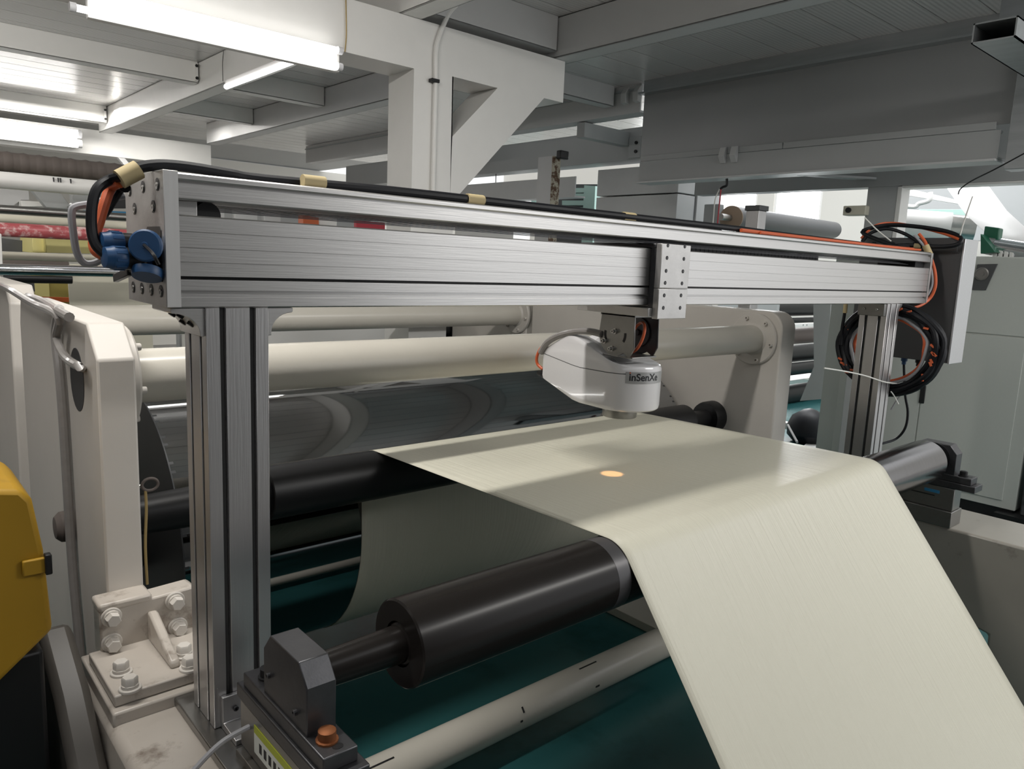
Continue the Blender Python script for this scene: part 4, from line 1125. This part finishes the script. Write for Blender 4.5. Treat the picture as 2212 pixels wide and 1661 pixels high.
# ================================================================== BACKGROUND LEFT
def xroll(name, v0, v1, Y, m, label, cat='roller', x1u=300, x0=-2.5, n=28, extra=None):
    """a roll along X whose upper and lower outlines cross the left frame edge at v0 and v1"""
    p = at(0, v0, Y=Y); q = at(0, v1, Y=Y)
    r = (p.z - q.z) / 2; z = (p.z + q.z) / 2
    xe = at(x1u, 500, Y=Y).x
    return solo(name, MB().cyl((x0, Y, z), (xe, Y, z), r, n=n), m, label, cat), Vector((xe, Y, z)), r
def background_left():
    o, e, r = xroll('spiral_core', 327, 371, 6.6, W['brown'], 'brown spiral wound core behind the far portal beam', 'core')
    for k in range(16):
        x = e.x - .09 - k * .1
        part('winding', MB().lathe((x, e.y, e.z), (1, 0, 0), [(0, r), (.03, r + .006), (.06, r)], 28, cap=False), W['brown'], o)
    o, e, r = xroll('white_pipe', 370, 407, 5.9, W['white'], 'white round pipe with pencil marks, left of the end plate', 'pipe')
    for u in (116, 126, 131, 153):
        p = at(u, 388 + (u - 116) * .09, Y=e.y - r)
        part('pencil_mark', MB().box(p.x - .003, p.x + .003, e.y - r - .004, e.y - r + .02, p.z - .014, p.z + .014), W['ink'], o)
    xroll('chrome_roller', 442, 461, 5.5, W['stainless'], 'slim bronze chrome roller under the white pipe', 'roller')
    xroll('film_roll', 462, 484, 5.75, W['beige'], 'pale beige roll between the slim chrome and the red roll', 'roll')
    xroll('wrapped_roll', 480, 511, 5.2, W['red'], 'red roll in clear crinkled wrap', 'roll')
    xroll('rail_bar', 543, 561, 5.6, W['beige'], 'beige bar above the dark roller at left', 'bar')
    xroll('dark_roller', 560, 580, 5.8, W['brown'], 'dark brown roller partly behind the bright chrome rod', 'roller', 144)
    xroll('chrome_rod', 569, 594, 4.9, W['chromerod'], 'bright polished chrome rod left of the blue plugs', 'rod')
    xroll('black_roller', 590, 611, 5.4, W['black'], 'black roller just below the bright chrome rod', 'roller', 150)
    def panel(name, px, Y, m, label, cat, t=.04, bevel=.003, ground=False):
        pts = [at(u, v, Y=Y) for u, v in px]
        if ground: pts[2].z = pts[3].z = 0
        return solo(name, MB().prism('y', [(p.x, p.z) for p in pts], Y, Y + t), m, label, cat, bevel=bevel)
    panel('pale_bin', ((70, 512), (100, 510), (104, 546), (70, 546)), 6.3, W['pale_yellow'], 'pale yellow bin end under the red roll', 'bin', .5)
    panel('pale_bin', ((98, 514), (195, 516), (195, 548), (101, 546)), 6.2, W['pale_yellow'], 'longer pale yellow bin under the red roll', 'bin', .4)
    panel('yellow_board', ((74, 606), (106, 608), (106, 642), (78, 642)), 6.4, W['pale_yellow'], 'small yellow board below the black roller', 'board', ground=True)
    panel('yellow_board', ((105, 606), (154, 607), (158, 644), (105, 642)), 6.45, W['film_yellow'], 'dark yellow board below the black roller', 'board', ground=True)
    panel('orange_bar', ((86, 641), (157, 643), (160, 653), (86, 651)), 6.2, W['orangesteel'], 'orange steel bar above the cream tie tube at left', 'bar')
    panel('hanging_film', ((144, 570), (320, 570), (340, 660), (160, 660)), 6.0, W['beige'], 'hanging sheet of beige film behind the end plate', 'film', .01, ground=True)
    panel('dark_machine', ((2, 514), (72, 522), (72, 545), (2, 542)), 6.7, W['enclosure'], 'dark machine part left of the yellow bins', 'machine part', .3)
    panel('post_edge', ((-30, 500), (3, 505), (8, 616), (-30, 612)), 5.0, W['white'], 'white post at the very left edge of the picture', 'post', .1)
    panel('machine_part', ((8, 608), (74, 609), (76, 630), (10, 628)), 6.0, W['enclosure'], 'dark bracket shapes under the black roller', 'machine part', .2)
    # grey struts and plates behind
    panel('grey_strut', ((70, 412), (128, 414), (158, 452), (100, 448)), 7.2, W['greypaint'], 'diagonal grey strut under the white pipe', 'strut', .1)
    panel('grey_plate', ((155, 415), (205, 416), (190, 450), (150, 446), (157, 438)), 7.1, W['greypaint'], 'grey plate with a cut corner beside the grey cable loop', 'plate', .1)
    panel('grey_plate', ((-30, 404), (62, 412), (64, 432), (46, 432), (30, 444), (-30, 444)), 7.4, W['greywhite'], 'pale grey machine plate at the left edge below the white pipe', 'plate', .1)
    panel('white_box', ((46, 433), (94, 436), (100, 446), (46, 446)), 7.3, W['white'], 'white box edge between the grey plates', 'box', .3)
    panel('blue_rail', ((180, 454), (276, 457), (276, 461), (180, 458)), 7.05, W['stickerblue'], 'thin blue rail behind the cables', 'rail', .05)
    panel('black_monitor', ((242, 430), (275, 431), (275, 450), (242, 450)), 7.3, W['blackmetal'], 'black box behind the cables left of the end plate', 'box', .1)
    panel('portal_brace', ((255, 340), (270, 342), (292, 368), (278, 368)), 12.6, W['greywhite'], 'small diagonal brace under the far portal beam', 'brace', .1)
    # things glimpsed in the gap between rail and profile
    gz = [((392, 440), (452, 444), (452, 476), (392, 470)), ((462, 448), (485, 450), (475, 476), (458, 474)), ((508, 450), (556, 454), (556, 480), (508, 476)),
          ((571, 456), (606, 460), (612, 486), (579, 482)), ((690, 468), (728, 472), (716, 492), (688, 490))]
    labs = ['white machine panel behind the black pulley', 'grey slanted strut right of the black pulley', 'pale bracket plate seen through the beam gap', 'pale slanted plate left of the orange bracket', 'white slanted plate right of the orange bracket']
    for g, l in zip(gz, labs):
        panel('gap_plate', g, 6.5, W['white'] if 'white' in l else W['greywhite'], l, 'plate', .08, ground=True)
    panel('dark_backing', ((380, 425), (800, 470), (800, 506), (380, 478)), 7.6, W['greypaint'], 'dark grey machine wall seen through the beam gap', 'wall panel', .1, ground=True)
    panel('orange_bracket', ((655, 465), (689, 470), (689, 490), (644, 486)), 6.4, W['orangesteel'], 'orange bracket seen through the beam gap', 'bracket', .1, ground=True)
    panel('red_panel', ((770, 476), (832, 482), (832, 502), (770, 497)), 6.6, W['redsign'], 'crimson panel seen through the beam gap', 'panel', .05, ground=True)
    # panels under the gap left of the portal column, behind the second tie tube
    panel('cream_board', ((560, 690), (838, 690), (872, 730), (560, 760)), 6.0, W['paper'], 'pale cream sheet seen between the two tie tubes', 'sheet', .05, ground=True)
    panel('pale_board', ((838, 690), (890, 690), (890, 735), (872, 735)), 6.05, W['greywhite'], 'light grey board right of the cream sheet', 'board', .05, ground=True)
    panel('pale_green_panel', ((985, 690), (1060, 690), (1060, 735), (985, 735)), 7.5, W['palegreen'], 'pale green panel seen between the two tie tubes', 'panel', .1, ground=True)
    panel('white_door', ((1060, 680), (1098, 680), (1098, 735), (1060, 735)), 7.3, W['paper'], 'white strip right of the pale green panel between the tubes', 'panel', .05, ground=True)
    # little motor between the tubes
    Y = 5.4
    c = at(975, 712, Y=Y)
    th = thing('small_motor', (c.x, Y, 0), 'small black motor with a round flange between the two tie tubes', 'motor')
    part('body', MB().cyl((c.x - .16, Y, c.z), (c.x + .08, Y, c.z), .055, n=24), W['enclosure'], th)
    part('flange', MB().cyl((c.x + .07, Y, c.z), (c.x + .10, Y, c.z), .075, n=28), W['blackmetal'], th)
    part('bracket', MB().box(c.x - .05, c.x - .03, Y - .09, Y + .09, c.z - .09, c.z + .1), W['blackmetal'], th, .004)
    part('pedestal', MB().box(c.x - .12, c.x + .02, Y - .06, Y + .06, 0, c.z - .05), W['enclosure'], th, .004)
    part('coupling', MB().cyl((c.x - .30, Y, c.z - .02), (c.x - .16, Y, c.z - .02), .03, n=16), W['blackmetal'], th)
    c = at(925, 712, Y=5.0)
    solo('pipe_stub', MB().lathe((c.x, 5.0, c.z - .1), (0, 0, 1), [(0, .035), (.08, .035), (.08, .025), (.25, .025)], 16), W['stainless'], 'short vertical pipe stub left of the small motor', 'pipe')
background_left()

# ================================================================== BACKGROUND RIGHT
def background_right():
    # teal/green cabinets and bright parts behind the rusty column
    def ypanel(name, px, X, m, label, cat, t=.05, bevel=.003, ground=False):
        pts = [at(u, v, X=X) for u, v in px]
        if ground: pts[2].z = pts[3].z = 0
        return solo(name, MB().prism('x', [(p.y, p.z) for p in pts], X, X + t), m, label, cat, bevel=bevel)
    ypanel('pale_green_wall', ((1095, 400), (1165, 410), (1165, 470), (1095, 450)), 9.5, W['palegreen'], 'pale green wall panel left of the rusty column', 'panel')
    ypanel('white_machine', ((985, 420), (1112, 430), (1112, 452), (985, 440)), 9.0, W['paper'], 'bright white machine top left of the hanging hook', 'machine', .4, ground=True)
    t = thing('slatted_rack', (8.5, 8.0, 0), 'pale green rack with dark slots right of the rusty column', 'rack')
    for i, v in enumerate((402, 414, 429, 444)):
        pts = [at(u, w_, X=8.4) for u, w_ in ((1214, v + 4), (1262, v + 4), (1262, v + 14), (1214, v + 14))]
        part('slat', MB().prism('x', [(p.y, p.z) for p in pts], 8.4, 8.5), W['palegreen'], t)
    pts = [at(u, v, X=8.6) for u, v in ((1205, 398), (1290, 398), (1290, 470), (1205, 470))]
    pts[2].z = pts[3].z = 0
    part('back_board', MB().prism('x', [(p.y, p.z) for p in pts], 8.6, 8.65), W['enclosure'], t)
    pts = [at(u, v, X=8.38) for u, v in ((1262, 400), (1286, 402), (1286, 470), (1262, 470))]
    pts[2].z = pts[3].z = 0
    part('side_post', MB().prism('x', [(p.y, p.z) for p in pts], 8.38, 8.5), W['palegreen'], t)
    # big grey roller in the window light
    X = 7.3
    a = at(1580, 471, X=X); b = at(1800, 497, X=10.8)
    th = thing('grey_roller', ((a.x + b.x) / 2, (a.y + b.y) / 2, a.z - .2), 'large grey roller with a brown end cap in front of the bright windows', 'roller')
    ay, az = a.y, a.z; Yr = a.y
    d = (b - a)
    part('shell', MB().cyl(a, b, .130, .115, n=36), W['enclosure'], th)
    part('end_cap', MB().lathe(a, -d, [(0, .133), (.012, .133), (.05, .05)], 28), W['brass'], th, label='brown end cap')
    part('journal', MB().cyl(a, a - d.normalized() * .28, .035, n=16), W['steel'], th)
    part('journal', MB().cyl(b, b + d.normalized() * .12, .045, n=16), W['brass'], th)
    m = at(1545, 468, X=X + .1)
    part('holder', MB().box(m.x, m.x + .1, m.y - .04, m.y + .16, m.z - .6, m.z + .14), W['greypaint'], th, .01)
    # aluminium stub post behind the beam
    c = at(1632, 480, X=5.4)
    t2 = thing('aluminium_post', (c.x, c.y, 1.6), 'aluminium post with a dark cap standing in front of the grey roller', 'post')
    part('shaft', MB().box(c.x - .055, c.x + .055, c.y - .055, c.y + .055, 0, c.z + .085), W['aluv'], t2, .003)
    part('cap', MB().box(c.x - .066, c.x + .066, c.y - .066, c.y + .066, c.z + .085, c.z + .125), W['enclosure'], t2, .004)
    # red and white hanging tapes
    for du, m_, l in ((-10, W['tie'], 'white tape strand hanging in front of the bright window'), (0, W['redsign'], 'red tape strand hanging in front of the bright window')):
        solo('hanging_tape', MB().tube([at(1558 + du * .2, 405, X=6.3), at(1555 + du, 430, X=6.3), at(1552 + du, 460, X=6.3), at(1549 + du, 495, X=6.3)], .006, 6), m_, l, 'tape')
    solo('hanging_fitting', MB().tube([at(1570, 386, X=6.3), at(1570, 400, X=6.3), at(1562, 404, X=6.3), at(1556, 408, X=6.3)], .012, 8), W['blackmetal'], 'small dark pipe fitting above the hanging tapes', 'fitting')
    # white paper path and roll on the right
    px = ((2040, 398, 9.4), (2130, 394, 9.4), (2175, 455, 8.7), (2225, 500, 8.2), (2225, 560, 7.75), (2190, 545, 7.8), (2140, 512, 8.1), (2085, 462, 8.6))
    pts = [at(u, v, X=x) for u, v, x in px]
    o = solo('paper_sheet', MB().add(pts, [(0, 1, 2, 7), (7, 2, 3, 6), (6, 3, 4, 5)]), W['paper'], 'broad white paper sheet slanting down at the right edge', 'paper', ang=80)
    m_ = o.modifiers.new('thickness', 'SOLIDIFY'); m_.thickness = .004
    a = at(1925, 480, X=9.0); b = at(2052, 490, X=9.25); d = b - a
    th = thing('paper_roll', (b.x, b.y, b.z - .2), 'big white paper roll with a steel end behind the cable loops', 'paper roll')
    part('paper', MB().cyl(a - d * .12, b, .155, n=40), W['paper'], th)
    part('steel_end', MB().cyl(b, b + d.normalized() * .24, .135, n=36), W['steel'], th, label='steel roller end')
    # machine behind the paper roll with pipes
    ypanel('machine_beam', ((1935, 405), (1945, 403), (2100, 440), (2100, 446), (1935, 418)), 10.5, W['white'], 'slanting white rail above the paper roll', 'rail', .1)
    ypanel('machine_beam', ((1985, 452), (2110, 452), (2110, 478), (1985, 470)), 11.0, W['palegreen'], 'pale green rail behind the paper roll', 'rail', .1)
    ypanel('machine_wall', ((1930, 395), (2230, 380), (2230, 520), (1930, 520)), 12.2, W['greypaint'], 'grey machine wall behind the white paper at right', 'wall panel', .1)
    X = 10.2
    solo('white_pipework', MB().tube([at(u, v, X=X) for u, v in ((1940, 444), (1965, 446), (1978, 446), (1985, 440), (2000, 436), (2008, 432), (2010, 424), (2010, 415))], .028, 10), W['white'], 'bent white pipework above the paper roll', 'pipe')
    # green clamp and motor on the cabinet
    Xg = 7.2
    ypanel('green_bracket', ((2118, 505), (2140, 532), (2150, 545), (2118, 548)), Xg + .05, W['green'], 'dark green triangular bracket on top of the control cabinet', 'bracket', .2)
    a = at(2150, 532, X=7.45); b = at(2200, 540, X=7.45)
    th = thing('silver_motor', (a.x, a.y, 2.23), 'silver round motor with a green clamp above the control cabinet', 'motor')
    d = (b - a).normalized()
    part('body', MB().cyl(a, b + d * .1, .075, n=28), W['chromerod'], th)
    part('end_ring', MB().cyl(a - d * .05, a, .082, n=28), W['steel'], th)
    part('clamp', MB().obox(a + Vector((0, .03, .11)), d, (0, 0, 1), (1, 0, 0), .06, .05, .05), W['green'], th, .01)
    for k in range(4):
        p = at(2150 + k * 12, 551, X=7.4)
        part('foot', MB().box(p.x - .02, p.x + .02, p.y - .015, p.y + .015, 2.226, 2.30), W['white'], th, .003)
    # line with a small black end hanging at upper right
    solo('hanging_line', MB().tube([at(2215, 330, X=5.2), at(2150, 365, X=5.3), at(2100, 390, X=5.3), at(2075, 408, X=5.3), at(2070, 420, X=5.3)], .004, 6), W['black'],
         'thin black line with a weighted end hanging below the upper right post', 'line')
    # gap right of the side plate: stack of dark rollers and hanging plastic
    Yg = 6.5
    for v0, v1, m_, l, Y in ((648, 682, 'black', 'uppermost glossy black roller in the gap right of the side plate', 6.3), (686, 697, 'black', 'thin black roller below the uppermost one in the gap', 6.2),
                          (708, 742, 'brown', 'brown roller in the gap right of the side plate', 6.4), (744, 780, 'black', 'wide black roller under the brown one in the gap', 6.1),
                          (782, 808, 'black', 'small black roller with a steel end in the gap', 5.9), (828, 866, 'black', 'lowest black roller in the gap above the teal floor', 6.0)):
        p = at(1730, v0, Y=Y); q = at(1730, v1, Y=Y); r = (p.z - q.z) / 2
        solo('stacked_roller', MB().cyl((p.x - 1.6, Y, (p.z + q.z) / 2), (p.x + .9, Y, (p.z + q.z) / 2), r, n=28), W[m_], l, 'roller')
    q = at(1730, 700, Y=6.2)
    st = thing('roller_stand', (q.x - 1.62, 6.2, 0), 'grey side stand carrying the stack of dark rollers behind the side plate', 'stand')
    part('stand_plate', MB().box(q.x - 1.66, q.x - 1.6, 5.7, 6.7, 0, 2.1), W['greypaint'], st, .005)
    part('stand_foot', MB().box(q.x - 1.75, q.x - 1.5, 5.65, 6.75, 0, .08), W['greypaint'], st, .005)
    p = at(1730, 702, Y=6.0)
    o = solo('punched_bar', MB().box(p.x - 1.5, p.x + .9, 5.95, 6.0, p.z - .025, p.z + .025), W['white'], 'white punched bar between the dark rollers in the gap', 'bar', bevel=.003)
    for u in (1735, 1743):
        q = at(u, 702, Y=5.95)
        part('hole', MB().cyl((q.x, 5.952, q.z), (q.x, 5.949, q.z), .012, n=10), W['blackmetal'], o)
    p = at(1730, 817, Y=6.2)
    solo('film_strip', MB().box(p.x - 1.6, p.x + .9, 6.2, 6.6, p.z - .02, p.z - .015), W['paper'], 'white film strip lying below the small black roller in the gap', 'film')
    ypanel('plastic_curtain', ((1757, 655), (1795, 655), (1780, 860), (1776, 862), (1728, 866), (1758, 792)), 8.0, W['greywhite'], 'hanging grey plastic sheet left of the control cabinet', 'plastic sheet', .01, 0)
    p = at(1745, 935, Z=.12)
    solo('black_bag', MB().lathe((p.x, p.y, 0), (.12, .05, 1), [(0, .16), (.08, .24), (.2, .25), (.32, .20), (.40, .08), (.42, .01)], 20), W['blackgloss'], 'crumpled black bag on the floor left of the control cabinet', 'bag')
    p = at(1748, 945, Z=.02)
    solo('paper_scrap', MB().obox((p.x - .35, p.y - .25, .012), (1, .3, 0), (-.3, 1, 0), (0, 0, 1), .16, .10, .006), W['paper'], 'white paper scrap on the floor by the black bag', 'paper')
    q = at(1706, 890, X=8.8)
    solo('floor_rail', MB().box(8.6, 8.7, 3.6, 7.5, .12, .2), W['white'], 'pale rail low behind the side plate', 'rail', bevel=.004)
    solo('floor_rail', MB().tube([at(1702, 918, X=7.2), at(1722, 955, X=6.9)], .012, 8), W['steel'], 'thin steel rod leaning beside the right side plate', 'rod')
background_right()
